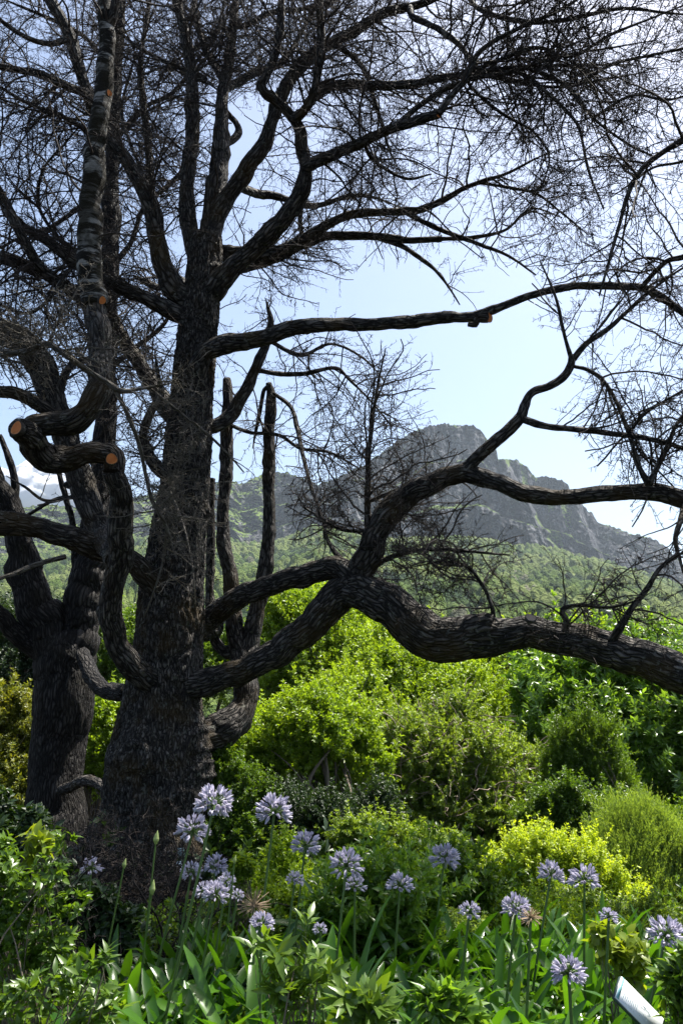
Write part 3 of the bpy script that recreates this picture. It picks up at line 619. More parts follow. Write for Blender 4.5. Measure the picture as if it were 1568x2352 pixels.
# young upright shoot on the knot
Lb([(846, 1345, 22), (846, 1280, 19), (844, 1200, 17), (845, 1120, 15), (846, 1050, 13), (852, 990, 11), (860, 930, 8), (872, 860, 5), (885, 800, 3)], (8.1, 8.1), tw=1.9, reach=.9, t0=.05)
Lb([(850, 1310, 18), (885, 1285, 13), (950, 1265, 11), (1020, 1262, 10), (1090, 1268, 7), (1170, 1275, 4)], (8.1, 7.6), tw=3.0, sub=1.3, reach=.7)
Lb([(840, 1220, 9), (780, 1215, 8), (720, 1180, 6), (690, 1160, 4)], (8.1, 8.0), tw=2.8, sub=1.3, reach=.7)
Lb([(848, 1150, 9), (900, 1130, 8), (960, 1110, 7), (1010, 1100, 4)], (8.1, 7.9), tw=2.8, sub=1.3, reach=.7)
Lb([(1130, 1425, 12), (1130, 1400, 10), (1110, 1350, 8), (1070, 1300, 7), (1010, 1290, 5), (960, 1300, 3)], (7.5, 7.4), tw=2.6, sub=1.3, reach=.7)
Lb([(1405, 1470, 22), (1430, 1430, 17), (1455, 1390, 14), (1485, 1350, 13), (1510, 1310, 9), (1545, 1280, 7), (1600, 1260, 6)], (7.1, 6.8), tw=1.7, reach=.7)
Lb([(1300, 1432, 14), (1290, 1400, 12), (1330, 1390, 10), (1400, 1395, 7), (1460, 1380, 4)], (7.2, 7.0), tw=2.6, sub=1.3, reach=.6)
Lb([(1568, 1160, 14), (1560, 1200, 13), (1550, 1240, 12), (1562, 1290, 8)], (7.0, 6.9), tw=1.2, reach=.5)
# left low limb, and the S-shaped limb in front of it
Lb([(375, 1400, 60), (350, 1340, 56), (315, 1295, 52), (262, 1272, 54), (200, 1250, 56), (140, 1228, 52), (80, 1212, 52), (20, 1204, 52), (-60, 1195, 48)], (8.8, 7.9), tw=0.2, reach=.5)
Lb([(375, 1575, 60), (340, 1562, 56), (300, 1530, 56), (268, 1475, 54), (257, 1410, 54), (263, 1340, 53), (274, 1270, 54), (280, 1200, 54), (276, 1130, 52), (262, 1085, 50)], (8.6, 7.2), tw=0.15, reach=.5)
Lb([(262, 1285, 58), (235, 1230, 56), (210, 1170, 56), (185, 1100, 58), (160, 1030, 60), (135, 960, 62), (115, 890, 66), (90, 830, 66), (55, 785, 60), (0, 765, 56), (-60, 750, 50)], (8.8, 8.2), tw=0.7, reach=.8)
Lb([(0, 900, 32), (40, 905, 34), (90, 930, 32), (130, 960, 30)], (8, 8.3), tw=1.0)
Lb([(130, 940, 22), (150, 860, 16), (180, 830, 14), (230, 820, 12)], (8.5, 8.6), tw=1.5)
Lb([(0, 590, 32), (60, 610, 32), (120, 640, 30), (180, 680, 28), (240, 750, 24)], (8.4, 9.4), tw=1.4)
Lb([(0, 460, 26), (30, 500, 24), (60, 560, 22), (100, 620, 22), (160, 660, 20)], (8.0, 8.6), tw=1.3)
Lb([(250, 700, 12), (200, 600, 11), (130, 540, 9), (90, 470, 8), (100, 390, 7), (150, 330, 5)], (9, 8.6), tw=1.6)
Lb([(200, 300, 12), (130, 260, 11), (70, 240, 9), (0, 200, 7)], (8.2, 8.5), tw=1.9)
Lb([(230, 590, 12), (170, 610, 10), (110, 690, 9), (60, 720, 8), (0, 700, 7)], (8.4, 8.0), tw=1.9)
Lb([(150, 1115, 10), (190, 1130, 9), (110, 1150, 8), (60, 1120, 6)], (8.6, 8.6), tw=1.2, reach=.6)
# banded upright stem carried by a bent arm with two saw cuts
o, P, r = Lb([(262, 1052, 52), (235, 1042, 50), (195, 1046, 54), (150, 1058, 58), (110, 1052, 66), (80, 1020, 74), (75, 985, 60), (110, 975, 54), (155, 970, 56), (195, 948, 58), (222, 905, 60), (232, 850, 58), (231, 790, 56), (222, 730, 54), (216, 690, 54)], (7.2, 7.1, 6.7, 6.6, 6.7, 6.8), tw=0.12, reach=.5, t0=.4, lump=.10)
cut_face(o, at(257, 1054, 6.95), (0.35, -0.92, -0.05), 0.054); cut_face(o, at(38, 983, 6.40), (-0.45, -0.88, 0.10), 0.066)
Vk, Fk = tube(*resample(at(np.array([75., 55, 42]), np.array([1008., 992, 985]), np.array([6.65, 6.55, 6.45])), np.array([.11, .10, .082]), .02), 26, .12, .1, 5)
mk('burl', Vk, Fk, M['bark'], o, smooth=True, attrs=tube.bark)
o, P, r = Lb([(216, 712, 54), (206, 640, 56), (205, 560, 55), (208, 480, 52), (214, 400, 50), (222, 320, 46), (234, 240, 43), (243, 160, 40), (247, 80, 38), (242, 0, 34), (240, -70, 30)], (6.8, 6.7), mat='banded', tw=0.5, rough=.10, lump=.20, furrow=.03)
cut_face(o, at(236, 690, 6.66), (0.8, -0.4, -0.5), 0.04); cut_face(o, at(252, 214, 6.55), (0.8, -0.5, -0.2), 0.032)
Lb([(248, 70, 28), (262, 30, 24), (270, -20, 22)], (6.7, 6.6), tw=0.6)
# pale dead branches hanging in front of the trunk
for pts, Y in [([(-20, 805, 18), (60, 808, 16), (110, 790, 16), (150, 815, 14), (200, 850, 14), (250, 880, 14), (270, 896, 15)], (5.6, 5.9)),
               ([(265, 896, 13), (300, 897, 9), (350, 888, 7)], (5.9, 6.0)),
               ([(262, 893, 13), (290, 945, 11), (320, 1020, 10), (335, 1090, 9), (350, 1150, 9), (380, 1205, 8), (395, 1250, 6)], (5.9, 6.6)),
               ([(330, 880, 5), (380, 920, 6), (430, 960, 6), (480, 1000, 6), (530, 1050, 5), (560, 1085, 3)], (6.0, 6.6)),
               ([(385, 1170, 6), (380, 1240, 6), (372, 1300, 5), (350, 1370, 4), (330, 1420, 3)], (6.9, 6.8)),
               ([(390, 1120, 5), (420, 1200, 5), (440, 1290, 4), (450, 1390, 3)], (6.9, 6.8)),
               ([(-20, 1335, 10), (40, 1315, 11), (90, 1295, 12), (150, 1278, 14)], (7.4, 7.9))]:
    Lb(pts, Y, mat='dead', name='dead_branch', tw=1.7, reach=.5, sub=1.3)
# high crossing branches that close the crown to the right
for pts, Y in [([(1005, 250, 18), (1040, 215, 15), (1070, 180, 14), (1100, 120, 12), (1180, 70, 10), (1290, 20, 8), (1380, -40, 6)], (7.2, 7.0)),
               ([(900, 290, 14), (960, 245, 13), (1020, 205, 12), (1090, 180, 10), (1180, 165, 9), (1280, 130, 7), (1400, 110, 5)], (7.5, 7.4)),
               ([(950, 40, 16), (1010, 70, 14), (1060, 110, 13), (1100, 165, 11), (1180, 185, 9), (1280, 200, 7), (1400, 180, 5)], (8, 7.6)),
               ([(1060, 165, 11), (1140, 140, 10), (1230, 110, 9), (1310, 130, 8), (1400, 80, 7), (1500, 40, 5), (1600, 0, 4)], (7.4, 6.8)),
               ([(1180, 160, 9), (1240, 200, 8), (1300, 255, 8), (1330, 300, 7), (1350, 390, 6), (1385, 480, 4)], (7.2, 7)),
               ([(1200, 150, 9), (1290, 190, 8), (1360, 270, 7), (1440, 330, 6), (1500, 360, 4)], (7.2, 6.8)),
               ([(1100, 20, 12), (1200, 50, 11), (1300, 45, 10), (1420, 20, 8), (1530, 30, 6)], (7.6, 7.0)),
               ([(1080, 200, 8), (1150, 260, 7), (1220, 300, 6), (1260, 360, 5), (1240, 440, 3)], (7.6, 7.4)),
               ([(1330, 200, 8), (1400, 150, 8), (1480, 130, 7), (1580, 110, 6)], (7, 6.6)),
               ([(1360, 270, 7), (1450, 220, 7), (1530, 230, 6), (1600, 210, 5)], (6.8, 6.5)),
               ([(760, 95, 14), (830, 150, 12), (860, 230, 10), (880, 300, 7), (900, 360, 4)], (8.4, 8.2)),
               ([(830, 320, 10), (860, 370, 9), (930, 410, 7), (990, 400, 4)], (7.7, 7.9)),
               ([(560, 60, 14), (620, 30, 12), (700, 20, 10), (800, -10, 8)], (9.2, 9)),
               ([(470, 180, 12), (400, 150, 10), (320, 110, 9), (260, 60, 7)], (9.2, 9.6)),
               ([(345, 440, 10), (300, 330, 9), (280, 250, 8), (300, 170, 6)], (9.8, 10)),
               ([(120, 100, 14), (70, 90, 12), (20, 60, 10), (-30, 20, 8)], (8, 7.8))]:
    Lb(pts, Y, tw=.8, reach=1.0)
Lb([(1640, 270, 18), (1568, 320, 16), (1520, 350, 14), (1470, 392, 12), (1440, 450, 10), (1420, 520, 9), (1400, 590, 7), (1375, 680, 4)], (5.6, 6.0), tw=1.3, reach=.8)
Lb([(1650, 560, 16), (1568, 590, 14), (1530, 600, 12), (1490, 640, 12), (1470, 665, 12)], (6.6, 7.3), tw=1.4, reach=.8)
Lb([(1650, 330, 8), (1568, 370, 7), (1500, 385, 6), (1450, 420, 5)], (5.8, 6.0), tw=1.3, reach=.6)
print('larch', time.time() - T0)

# ------------------------------------------------------------------ the twin-stemmed larch on the left
b0 = at(130, 1900, 11.0)
t2 = empty('larch_tree', (b0[0], 11.0, float(ground_z(b0[0], 11.0)) - 0.05), 'dark bare larch on the left whose trunk forks into two stems', 'tree')
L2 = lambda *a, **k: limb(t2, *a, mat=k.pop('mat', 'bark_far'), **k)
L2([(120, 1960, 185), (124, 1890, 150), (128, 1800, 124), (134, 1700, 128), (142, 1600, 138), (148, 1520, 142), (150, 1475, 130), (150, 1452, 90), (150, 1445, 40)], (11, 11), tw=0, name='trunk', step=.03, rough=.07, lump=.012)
L2([(132, 1560, 80), (122, 1490, 90), (95, 1420, 84), (70, 1350, 76), (52, 1280, 66), (40, 1210, 60), (10, 1140, 54), (-20, 1090, 50), (-60, 1020, 44)], (11, 10.6), tw=0.5)
L2([(160, 1560, 90), (170, 1490, 96), (188, 1420, 88), (204, 1340, 78), (216, 1250, 70), (226, 1150, 58), (236, 1040, 50), (243, 920, 46), (248, 800, 45), (250, 680, 44), (253, 560, 42), (256, 440, 40), (260, 320, 34), (265, 200, 30), (272, 90, 26), (278, -20, 20)], (11, 11.2), tw=1.2)
L2([(120, 1520, 56), (70, 1480, 46), (30, 1445, 40), (0, 1410, 36), (-50, 1380, 30)], (11, 10.4), tw=0.3)
L2([(290, 1592, 40), (255, 1588, 40), (225, 1572, 38), (205, 1535, 36), (190, 1500, 34)], (9.3, 10.7), tw=0.1)
L2([(45, 1180, 22), (35, 1110, 18), (20, 1050, 15), (0, 1000, 12)], (10.8, 10.7), tw=1.0)
L2([(180, 1310, 22), (172, 1250, 18), (165, 1190, 15), (145, 1120, 14), (132, 1075, 12)], (11, 11), tw=0.8, reach=.6)
L2([(155, 1140, 9), (120, 1150, 9), (70, 1180, 8)], (11, 10.8), tw=1.0, reach=.5)
L2([(250, 420, 14), (190, 470, 12), (120, 520, 10), (60, 540, 8), (0, 570, 6)], (11.2, 10.5), tw=1.8)
L2([(256, 330, 14), (330, 250, 12), (400, 210, 10), (460, 130, 7)], (11.2, 11.4), tw=1.8)
L2([(262, 180, 13), (200, 90, 11), (130, 50, 9), (60, 20, 7)], (11.2, 10.8), tw=1.8)
L2([(250, 620, 14), (300, 560, 12), (330, 480, 10), (390, 420, 7)], (11.2, 11.4), tw=1.6)
L2([(245, 850, 14), (310, 800, 12), (380, 740, 9), (400, 660, 6)], (11.2, 11.4), tw=1.8)
o, P, r = L2([(290, 1832, 28), (255, 1818, 26), (225, 1800, 25), (195, 1792, 24), (165, 1806, 26), (140, 1815, 28)], (9.0, 10.6), tw=0, mat='bark')
print('left larch', time.time() - T0)
# ------------------------------------------------------------------ foliage
def leaves(base, axis, up, length, width, fold=0.25, droop=0.0, seg=1):
    """pointed leaves: base points, directions, blade normals. seg 1 = 2 folded faces, 2+ = curved blade"""
    N = len(base); ax = nrm(axis); sd_ = nrm(np.cross(ax, up)); nn = np.cross(sd_, ax)
    L = length[:, None]; Wd = width[:, None]
    if seg == 1:
        a = base; t = base + ax * L - nn * L * droop; m = base + ax * L * 0.5 - nn * (Wd * fold)
        l = m - sd_ * Wd * .5 + nn * Wd * fold * 2; r_ = m + sd_ * Wd * .5 + nn * Wd * fold * 2
        V = np.stack([a, r_, t, l, ], 1).reshape(-1, 3); k = np.arange(N)[:, None] * 4
        return V, np.concatenate([k + [0, 1, 2], k + [0, 2, 3]], 1).reshape(-1, 3), 2
    prof = np.sin(np.linspace(0.06, 1, seg + 1) ** 0.75 * math.pi * 0.99); prof = prof / prof.max(); prof[0] = 0.12; prof[-1] = 0.02
    cols = []
    for i in range(seg + 1):
        t = i / seg; c = base + ax * L * t + nn * (L * (0.10 * t - droop * t * t)); w_ = Wd * .5 * prof[i]
        cols += [c - sd_ * w_ + nn * w_ * fold * 1.4, c, c + sd_ * w_ + nn * w_ * fold * 1.4]
    V = np.stack(cols, 1).reshape(-1, 3); m = 3 * (seg + 1); k = np.arange(N)[:, None] * m; F = []
    for i in range(seg):
        a = 3 * i
        F += [k + [a, a + 1, a + 4, a + 3], k + [a + 1, a + 2, a + 5, a + 4]]
    return V, np.stack(F, 1).reshape(-1, 4), 2 * seg
def lobes_at(ls, Y, squash=0.85):
    """(x, y, radius) in frame pixels -> centres and radii in metres; depth jittered so the crown is a volume"""
    out = []
    for i, l in enumerate(ls):
        Yl = Y + (l[3] if len(l) > 3 else 0); c = at(l[0], l[1], Yl); k = float(pxm(l[0], l[1], Yl)) * l[2]
        out.append((c, k))
    return out
def crown_points(lobes, n, lumps=0.22, lfreq=1.0, inner=0.25, seed=0, thresh=-0.35):
    C = np.array([c for c, r in lobes]); Rr = np.array([r for c, r in lobes]); w_ = Rr ** 2 / (Rr ** 2).sum(); Rr = Rr * (1.0 + .06 * (Rr.mean() > .25)); n = int(n * 1.25)
    idx = rng.choice(len(lobes), n, p=w_); d = nrm(rng.normal(size=(n, 3)) + np.array([0, -0.35, 0.25]))
    rad = np.where(rng.random(n) < inner, rng.random(n) ** 0.6 * 0.9, 0.86 + 0.16 * rng.random(n))
    f = 1.0 / (Rr.mean() * 0.42) * lfreq
    lum = fbm((C[idx] + d * Rr[idx][:, None]) * f, 3, seed)
    lum2 = fbm((C[idx] + d * Rr[idx][:, None]) * f * 3.1, 2, seed + 7)
    stray = (rng.random(n) < .10) * rng.random(n) ** 2 * .35
    P = C[idx] + d * (Rr[idx] * rad * (1 + lumps * 2.3 * lum + .22 * lum2 + stray))[:, None]
    dist = np.linalg.norm(P[:, None] - C[None], axis=2) / Rr[None]; dist[np.arange(n), idx] = 9
    ok = (dist.min(1) > 0.62) | (rad < 0.85); ok &= (lum > thresh) | (rng.random(n) < 0.3)
    return P[ok], d[ok], lum[ok]
def foliage(lobes, n, leaf, width, per=8, seg=1, spread=(25, 80), up=0.5, lumps=0.22, lfreq=1.0, inner=0.25, seed=0, shoot=0.0, fold=.25, droop=.1, jitter=0.5, dens_gap=-0.13, sprays=.07):
    P, d, lum = crown_points(lobes, n, lumps, lfreq, inner, seed, dens_gap)
    N = len(P); ax = nrm(d * 0.6 + np.array([0, 0, up]) + rng.normal(size=(N, 3)) * 0.35)
    if sprays:          # leading shoots that break the outline
        m = np.flatnonzero(rng.random(N) < sprays); k = np.repeat(m, 5); st = np.tile(np.arange(1, 6), len(m))[:, None]
        a2 = nrm(ax[m] + rng.normal(size=(len(m), 3)) * .25 + [0, 0, .3]); a2 = np.repeat(a2, 5, 0); ln = np.repeat(rng.uniform(.5, 1.25, len(m)), 5)[:, None]
        P = np.vstack([P, P[k] + a2 * st * leaf * ln]); ax = np.vstack([ax, nrm(a2 + rng.normal(size=a2.shape) * .15)]); lum = np.concatenate([lum, lum[k] + .25]); N = len(P)
    k = np.repeat(np.arange(N), per); A = ax[k]
    q = nrm(np.cross(A, rng.normal(size=A.shape))); t = np.radians(rng.uniform(*spread, len(k)))[:, None]
    D = A * np.cos(t) + q * np.sin(t)
    B_ = P[k] + A * (rng.random(len(k)) * (shoot + leaf * 0.5))[:, None]
    sz = leaf * (0.6 + jitter * 1.2 * rng.random(len(k)))
    nn = nrm(A + rng.normal(size=A.shape) * 0.35)
    V, F, nf = leaves(B_, D, nn, sz, sz * width, fold, droop, seg)
    v = np.clip(0.5 + 0.45 * lum[k] + rng.normal(size=len(k)) * 0.22, 0, 1)
    return V, F, np.repeat(v, nf), P
def woody(root, tips, r0, seed=0, n_mid=2, name='branches'):
    """stems from the foot up into the crown: a few main forks and many branches"""
    tips = np.asarray(tips); out = []
    for i, tp in enumerate(tips):
        a = root + (rng.random(3) - .5) * r0 * 2 * [1, 1, 0]; mid = a * 0.5 + tp * 0.5 + rng.normal(size=3) * 0.10 * np.linalg.norm(tp - a) * [1, 1, 0.4] + [0, 0, .1 * np.linalg.norm(tp - a)]
        P, r = resample([a, a * .75 + mid * .25 + rng.normal(size=3) * .03, mid, tp], [r0 * .6, r0 * .5, r0 * .35, r0 * .12], 0.12)
        out.append(tube(P, r, 7, 0.0, cap=False))
    return out
def plant(name, label, cat, ls, Y, mat, n, leaf, width, trunk=None, wood=None, group=None, crown='crown', stem='trunk', twigs=0, foot=None, nst=None, **kw):
    ls = list(ls)
    for l in list(ls):
        if l[2] > 30:
            for _ in range(3): a_ = rng.uniform(-.4, 3.6); q_ = l[2] * rng.uniform(.28, .45); ls.append((l[0] + math.cos(a_) * l[2] * .95, l[1] - math.sin(a_) * l[2] * .85, q_, (l[3] if len(l) > 3 else 0) - rng.uniform(-.3, .8) * l[2] * float(pxm(l[0], l[1], Y))))
    lobes = lobes_at(ls, Y); C = np.array([c for c, r in lobes]); Rr = np.array([r for c, r in lobes])
    cx, cyy = C[:, 0].mean(), C[:, 1].mean()
    if foot is not None: fp = at(foot[0], foot[1], foot[2]); cx, cyy = fp[0], foot[2]
    gz = float(ground_z(np.array(cx), np.array(cyy))); root = np.array([cx, cyy, gz - 0.05])
    t = empty(name, root, label, cat, group)
    V, F, v, P = foliage(lobes, n, leaf, width, seed=len(bpy.data.objects), **kw)
    mk(crown, V, F, mat, t, attrs={'v': ('FACE', v)})
    h = max(C[:, 2].max() - gz, 0.3); r0 = trunk or 0.028 * h
    targets = list(C[:14] + rng.normal(size=C[:14].shape) * Rr[:14, None] * 0.15)
    ex = P[rng.choice(len(P), min(len(P), nst or 26), replace=False)]
    parts = woody(root, targets, r0) + woody(C[int(np.argmin(C[:, 2]))] * .5 + root * .5, list(ex), r0 * .4)
    V, F = join(parts); mk(stem, V, F, wood or M['wood'], t, smooth=True)
    if twigs:
        q = P[rng.choice(len(P), twigs)]; C1, R1, A1 = grow(q, nrm(rng.normal(size=q.shape) + [0, -.3, .3]), 0.25 + 0.5 * rng.random(len(q)), 7, 0.3, 0.02, np.full(len(q), .009), np.full(len(q), .004), prune=-1)
        V, F = thin_tubes(C1, R1, A1, 3); mk('dry_twigs', V, F, M['drytwig'], t)
    return t
b = NB('shrub_wood'); M['wood'] = b.done(b.pbr(b.mix(b.noise(14, 5), (0.07, 0.055, 0.04), (0.19, 0.16, 0.12)), 0.8, 0.2, b.bump(b.noise(50, 4), 0.6, 0.01)))
b = NB('dry_twig_wood'); M['drytwig'] = b.done(b.pbr(b.mix(b.noise(8, 3), (0.16, 0.12, 0.09), (0.33, 0.27, 0.22)), 0.8, 0.2))
G = {}
G['lime'] = leaf_mat('lime_green_leaf', (0.075, 0.155, 0.009), (0.26, 0.37, 0.028), 0.46, 0.40)
G['olive'] = leaf_mat('olive_green_leaf', (0.065, 0.125, 0.014), (0.22, 0.31, 0.045), 0.45, 0.40)
G['mid'] = leaf_mat('mid_green_leaf', (0.030, 0.080, 0.008), (0.125, 0.21, 0.020), 0.42, 0.36)
G['leafy'] = leaf_mat('fresh_green_leaf', (0.075, 0.155, 0.010), (0.24, 0.34, 0.028), 0.48, 0.36)
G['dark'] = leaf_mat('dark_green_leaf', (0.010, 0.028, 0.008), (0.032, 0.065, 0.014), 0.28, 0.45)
G['gloss'] = leaf_mat('glossy_broad_leaf', (0.045, 0.115, 0.012), (0.17, 0.29, 0.040), 0.45, 0.28, 0.6)
G['yellow'] = leaf_mat('yellow_leaf', (0.19, 0.29, 0.02), (0.43, 0.52, 0.04), 0.45, 0.45)
G['feather'] = leaf_mat('pale_needle_leaf', (0.12, 0.20, 0.04), (0.24, 0.34, 0.08), 0.42, 0.5)
G['conifer'] = leaf_mat('conifer_needle', (0.030, 0.060, 0.016), (0.10, 0.13, 0.04), 0.32, 0.55)
G['orange'] = leaf_mat('bronze_leaf', (0.08, 0.13, 0.012), (0.22, 0.23, 0.03), 0.42, 0.45, tcol=(1.7, 1.5, 0.5))
G['strap'] = leaf_mat('strap_leaf', (0.020, 0.075, 0.006), (0.080, 0.19, 0.014), 0.42, 0.28, 0.5, nscale=3)
G['tooth'] = leaf_mat('toothed_leaf', (0.035, 0.085, 0.010), (0.13, 0.21, 0.025), 0.40, 0.30, 0.5, nscale=3)
G['stemg'] = leaf_mat('green_stem', (0.05, 0.10, 0.02), (0.10, 0.17, 0.04), 0.1, 0.4)
G['petal'] = leaf_mat('lilac_petal', (0.38, 0.37, 0.47), (0.62, 0.60, 0.69), 0.30, 0.5, 0.3, tcol=(1.15, 1.1, 1.15), nscale=20)
G['bud'] = leaf_mat('pale_green_bud', (0.20, 0.28, 0.10), (0.35, 0.40, 0.18), 0.3, 0.5)
G['straw'] = leaf_mat('dried_flower_stalk', (0.30, 0.21, 0.12), (0.48, 0.36, 0.23), 0.2, 0.6, tcol=(1.1, 1.0, 0.8))
G['glow'] = leaf_mat('yellow_green_round_leaf', (0.10, 0.17, 0.015), (0.22, 0.27, 0.02), 0.45, 0.35)

# beyond the bed: shrubs and trees, front to back
plant('rounded_shrub', 'lime green rounded shrub with pale stems showing beneath, right of the big trunk', 'shrub',
      [(700, 1690, 78), (625, 1730, 72, .3), (775, 1700, 74, .4), (560, 1775, 58, .2), (820, 1765, 62, .4), (690, 1770, 66, .5), (590, 1690, 46, .8), (755, 1790, 50, .3)], 11.0, G['lime'], 11000, 0.060, 0.34, per=8, foot=(745, 1950, 10.3), inner=.12, lumps=.3, lfreq=1.4, trunk=.07, nst=34)
plant('spreading_shrub', 'olive spreading shrub with dry twigs showing through, below the long branch', 'shrub',
      [(960, 1760, 88), (1040, 1700, 70, .6), (1060, 1800, 96), (900, 1830, 62), (1150, 1790, 78, .3), (1215, 1860, 70), (1000, 1880, 86, -.3), (1110, 1890, 80, -.4), (1190, 1935, 76, -.5), (1290, 1925, 48), (930, 1930, 60, -.2), (1070, 1960, 60, -.4)], 13.0, G['olive'], 24000, 0.062, 0.36, per=8, inner=.15, lumps=.32, lfreq=1.7, twigs=900, nst=40)
plant('tall_shrub', 'tall bright green shrub rising behind the rounded one, under the two joined limbs', 'shrub',
      [(900, 1580, 78), (960, 1560, 80, .4), (1020, 1600, 78, .3), (860, 1650, 60), (950, 1650, 86, -.3), (1060, 1660, 74, .2), (830, 1590, 50, .6), (1110, 1630, 44, .6), (890, 1500, 54, 1.0)], 16.5, G['lime'], 17000, 0.075, 0.36, per=8, inner=.15, lumps=.3, lfreq=1.5)
plant('leafy_tree', 'glossy mid green tree behind the trunk, crossed by the lowest limb', 'tree',
      [(690, 1445, 66), (745, 1500, 74), (640, 1500, 62, .4), (800, 1455, 54, .8), (690, 1570, 80, -.5), (780, 1570, 76, -.4), (620, 1590, 50), (850, 1520, 56, .8), (720, 1640, 66, -.4), (660, 1400, 34, .8), (600, 1520, 44, .5), (590, 1640, 44)], 21.0, G['leafy'], 26000, 0.090, 0.40, per=8, inner=.18, lumps=.3, lfreq=1.5)
plant('leafy_tree', 'pale green treetop seen below the big sagging limb', 'tree',
      [(860, 1430, 36), (920, 1460, 44), (985, 1490, 44), (1040, 1520, 44), (1090, 1540, 44), (960, 1530, 50), (1030, 1580, 54), (880, 1500, 44)], 29.0, G['lime'], 10000, 0.11, 0.42, per=7, inner=.15, lumps=.3)
plant('cypress_tree', 'narrow dark conifer standing between green shrubs', 'tree',
      [(1165, 1530, 34), (1180, 1580, 44), (1160, 1640, 50, .3), (1200, 1650, 48), (1185, 1720, 58), (1200, 1790, 62), (1230, 1840, 62)], 19.0, G['conifer'], 12000, 0.11, 0.22, per=9, inner=.2, spread=(10, 55), up=1.0, shoot=.15, lumps=.3, lfreq=1.6)
plant('broadleaf_tree', 'large glossy broad-leaved tree filling the right edge under the long limb', 'tree',
      [(1265, 1590, 66, .4), (1340, 1560, 74, .8), (1420, 1590, 84, .6), (1510, 1600, 84, .4), (1600, 1640, 90), (1255, 1680, 56), (1350, 1650, 70, .6), (1450, 1690, 84), (1540, 1730, 90), (1620, 1780, 90), (1250, 1730, 48, -.2), (1500, 1810, 84, -.2), (1570, 1870, 84, -.4), (1420, 1780, 66, .4), (1440, 1860, 60, .2), (1265, 1800, 50, -.5), (1460, 1760, 50, -.6), (1290, 1620, 40, -.4)], 15.5, G['gloss'], 15000, 0.155, 0.36, per=8, seg=2, inner=.2, lumps=.3, lfreq=1.4, spread=(40, 88), nst=40)
plant('small_conifer', 'soft grey-green upright conifer in front of the glossy tree', 'conifer',
      [(1345, 1665, 18), (1308, 1690, 22), (1380, 1690, 22), (1330, 1730, 34), (1385, 1750, 32), (1290, 1770, 32), (1345, 1790, 36), (1405, 1820, 38), (1300, 1840, 40), (1360, 1870, 44), (1420, 1890, 36)], 12.5, G['mid'], 9500, 0.050, 0.26, per=9, inner=.2, spread=(15, 65), up=.9, shoot=.10, lumps=.6, lfreq=1.2)
plant('leafy_tree', 'dark shaded tree at the far left behind the forked larch', 'tree',
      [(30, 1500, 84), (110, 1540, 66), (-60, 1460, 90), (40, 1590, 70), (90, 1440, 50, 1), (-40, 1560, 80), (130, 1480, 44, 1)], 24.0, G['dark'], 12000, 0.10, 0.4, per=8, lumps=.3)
plant('leafy_tree', 'dark shaded tree between the forked larch and the great trunk', 'tree',
      [(250, 1500, 50), (320, 1490, 56, .6), (230, 1560, 50), (300, 1570, 60), (390, 1520, 60), (260, 1440, 32, 1.2), (360, 1440, 36, 1.2), (470, 1540, 60), (540, 1500, 40)], 23.0, G['mid'], 11000, 0.095, 0.4, per=8, lumps=.3)
plant('bronze_shrub', 'bronze and yellow shrub at the left edge beside the forked larch', 'shrub',
      [(20, 1640, 46), (-40, 1680, 70), (40, 1700, 50, .2), (10, 1770, 62), (50, 1820, 54, -.2), (-50, 1800, 80), (20, 1880, 60)], 13.0, G['orange'], 11000, 0.065, 0.42, per=8, lumps=.3, lfreq=1.5)
plant('rounded_shrub', 'yellow-green shrub glimpsed between the two larch trunks', 'shrub',
      [(230, 1660, 46), (250, 1720, 46), (200, 1700, 40, .3), (280, 1650, 36, .4), (225, 1780, 44), (190, 1620, 24, .8), (270, 1610, 24, .8)], 14.0, G['lime'], 7000, 0.060, 0.4, per=8, lumps=.3, lfreq=1.5)
plant('rounded_shrub', 'small bright green shrub close against the right of the great trunk', 'shrub',
      [(520, 1790, 40), (560, 1840, 52), (510, 1880, 44, -.1), (600, 1890, 50, .2), (550, 1930, 50, -.2), (500, 1750, 22), (480, 1950, 34, -.3)], 9.3, G['mid'], 11000, 0.035, 0.42, per=8, lumps=.3, lfreq=1.6)
plant('dark_shrub', 'deep shaded shrub behind the lilac flower heads', 'shrub',
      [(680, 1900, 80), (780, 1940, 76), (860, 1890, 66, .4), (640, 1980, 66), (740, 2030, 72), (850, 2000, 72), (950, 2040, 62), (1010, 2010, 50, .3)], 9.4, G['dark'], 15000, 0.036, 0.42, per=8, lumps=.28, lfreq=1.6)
plant('dark_shrub', 'deep green shrub under the glossy broad-leaved tree', 'shrub',
      [(1380, 1930, 60), (1470, 1940, 60), (1560, 1960, 80), (1320, 1980, 50), (1620, 2040, 80), (1420, 1880, 50, .4)], 11.5, G['mid'], 10000, 0.050, 0.42, per=8, lumps=.28)
plant('yellow_shrub', 'brilliant yellow-green shrub in full sun behind the flower bed', 'shrub',
      [(1225, 1965, 26), (1190, 1990, 30), (1260, 1990, 32), (1150, 2015, 26), (1215, 2030, 36), (1300, 2010, 34), (1350, 1985, 20), (1120, 2045, 28), (1165, 2065, 34), (1260, 2070, 36), (1340, 2040, 34), (1395, 2055, 30), (1380, 2015, 18), (1090, 2085, 24), (1130, 2115, 32), (1210, 2120, 34), (1310, 2100, 38), (1400, 2105, 34), (1450, 2090, 26), (1440, 2140, 30), (1350, 2140, 30), (1260, 1950, 14), (1480, 2125, 20)], 7.6, G['yellow'], 10500, 0.032, 0.40, per=8, lumps=.6, lfreq=1.0, inner=.12, up=1.3, shoot=.09, sprays=.12)
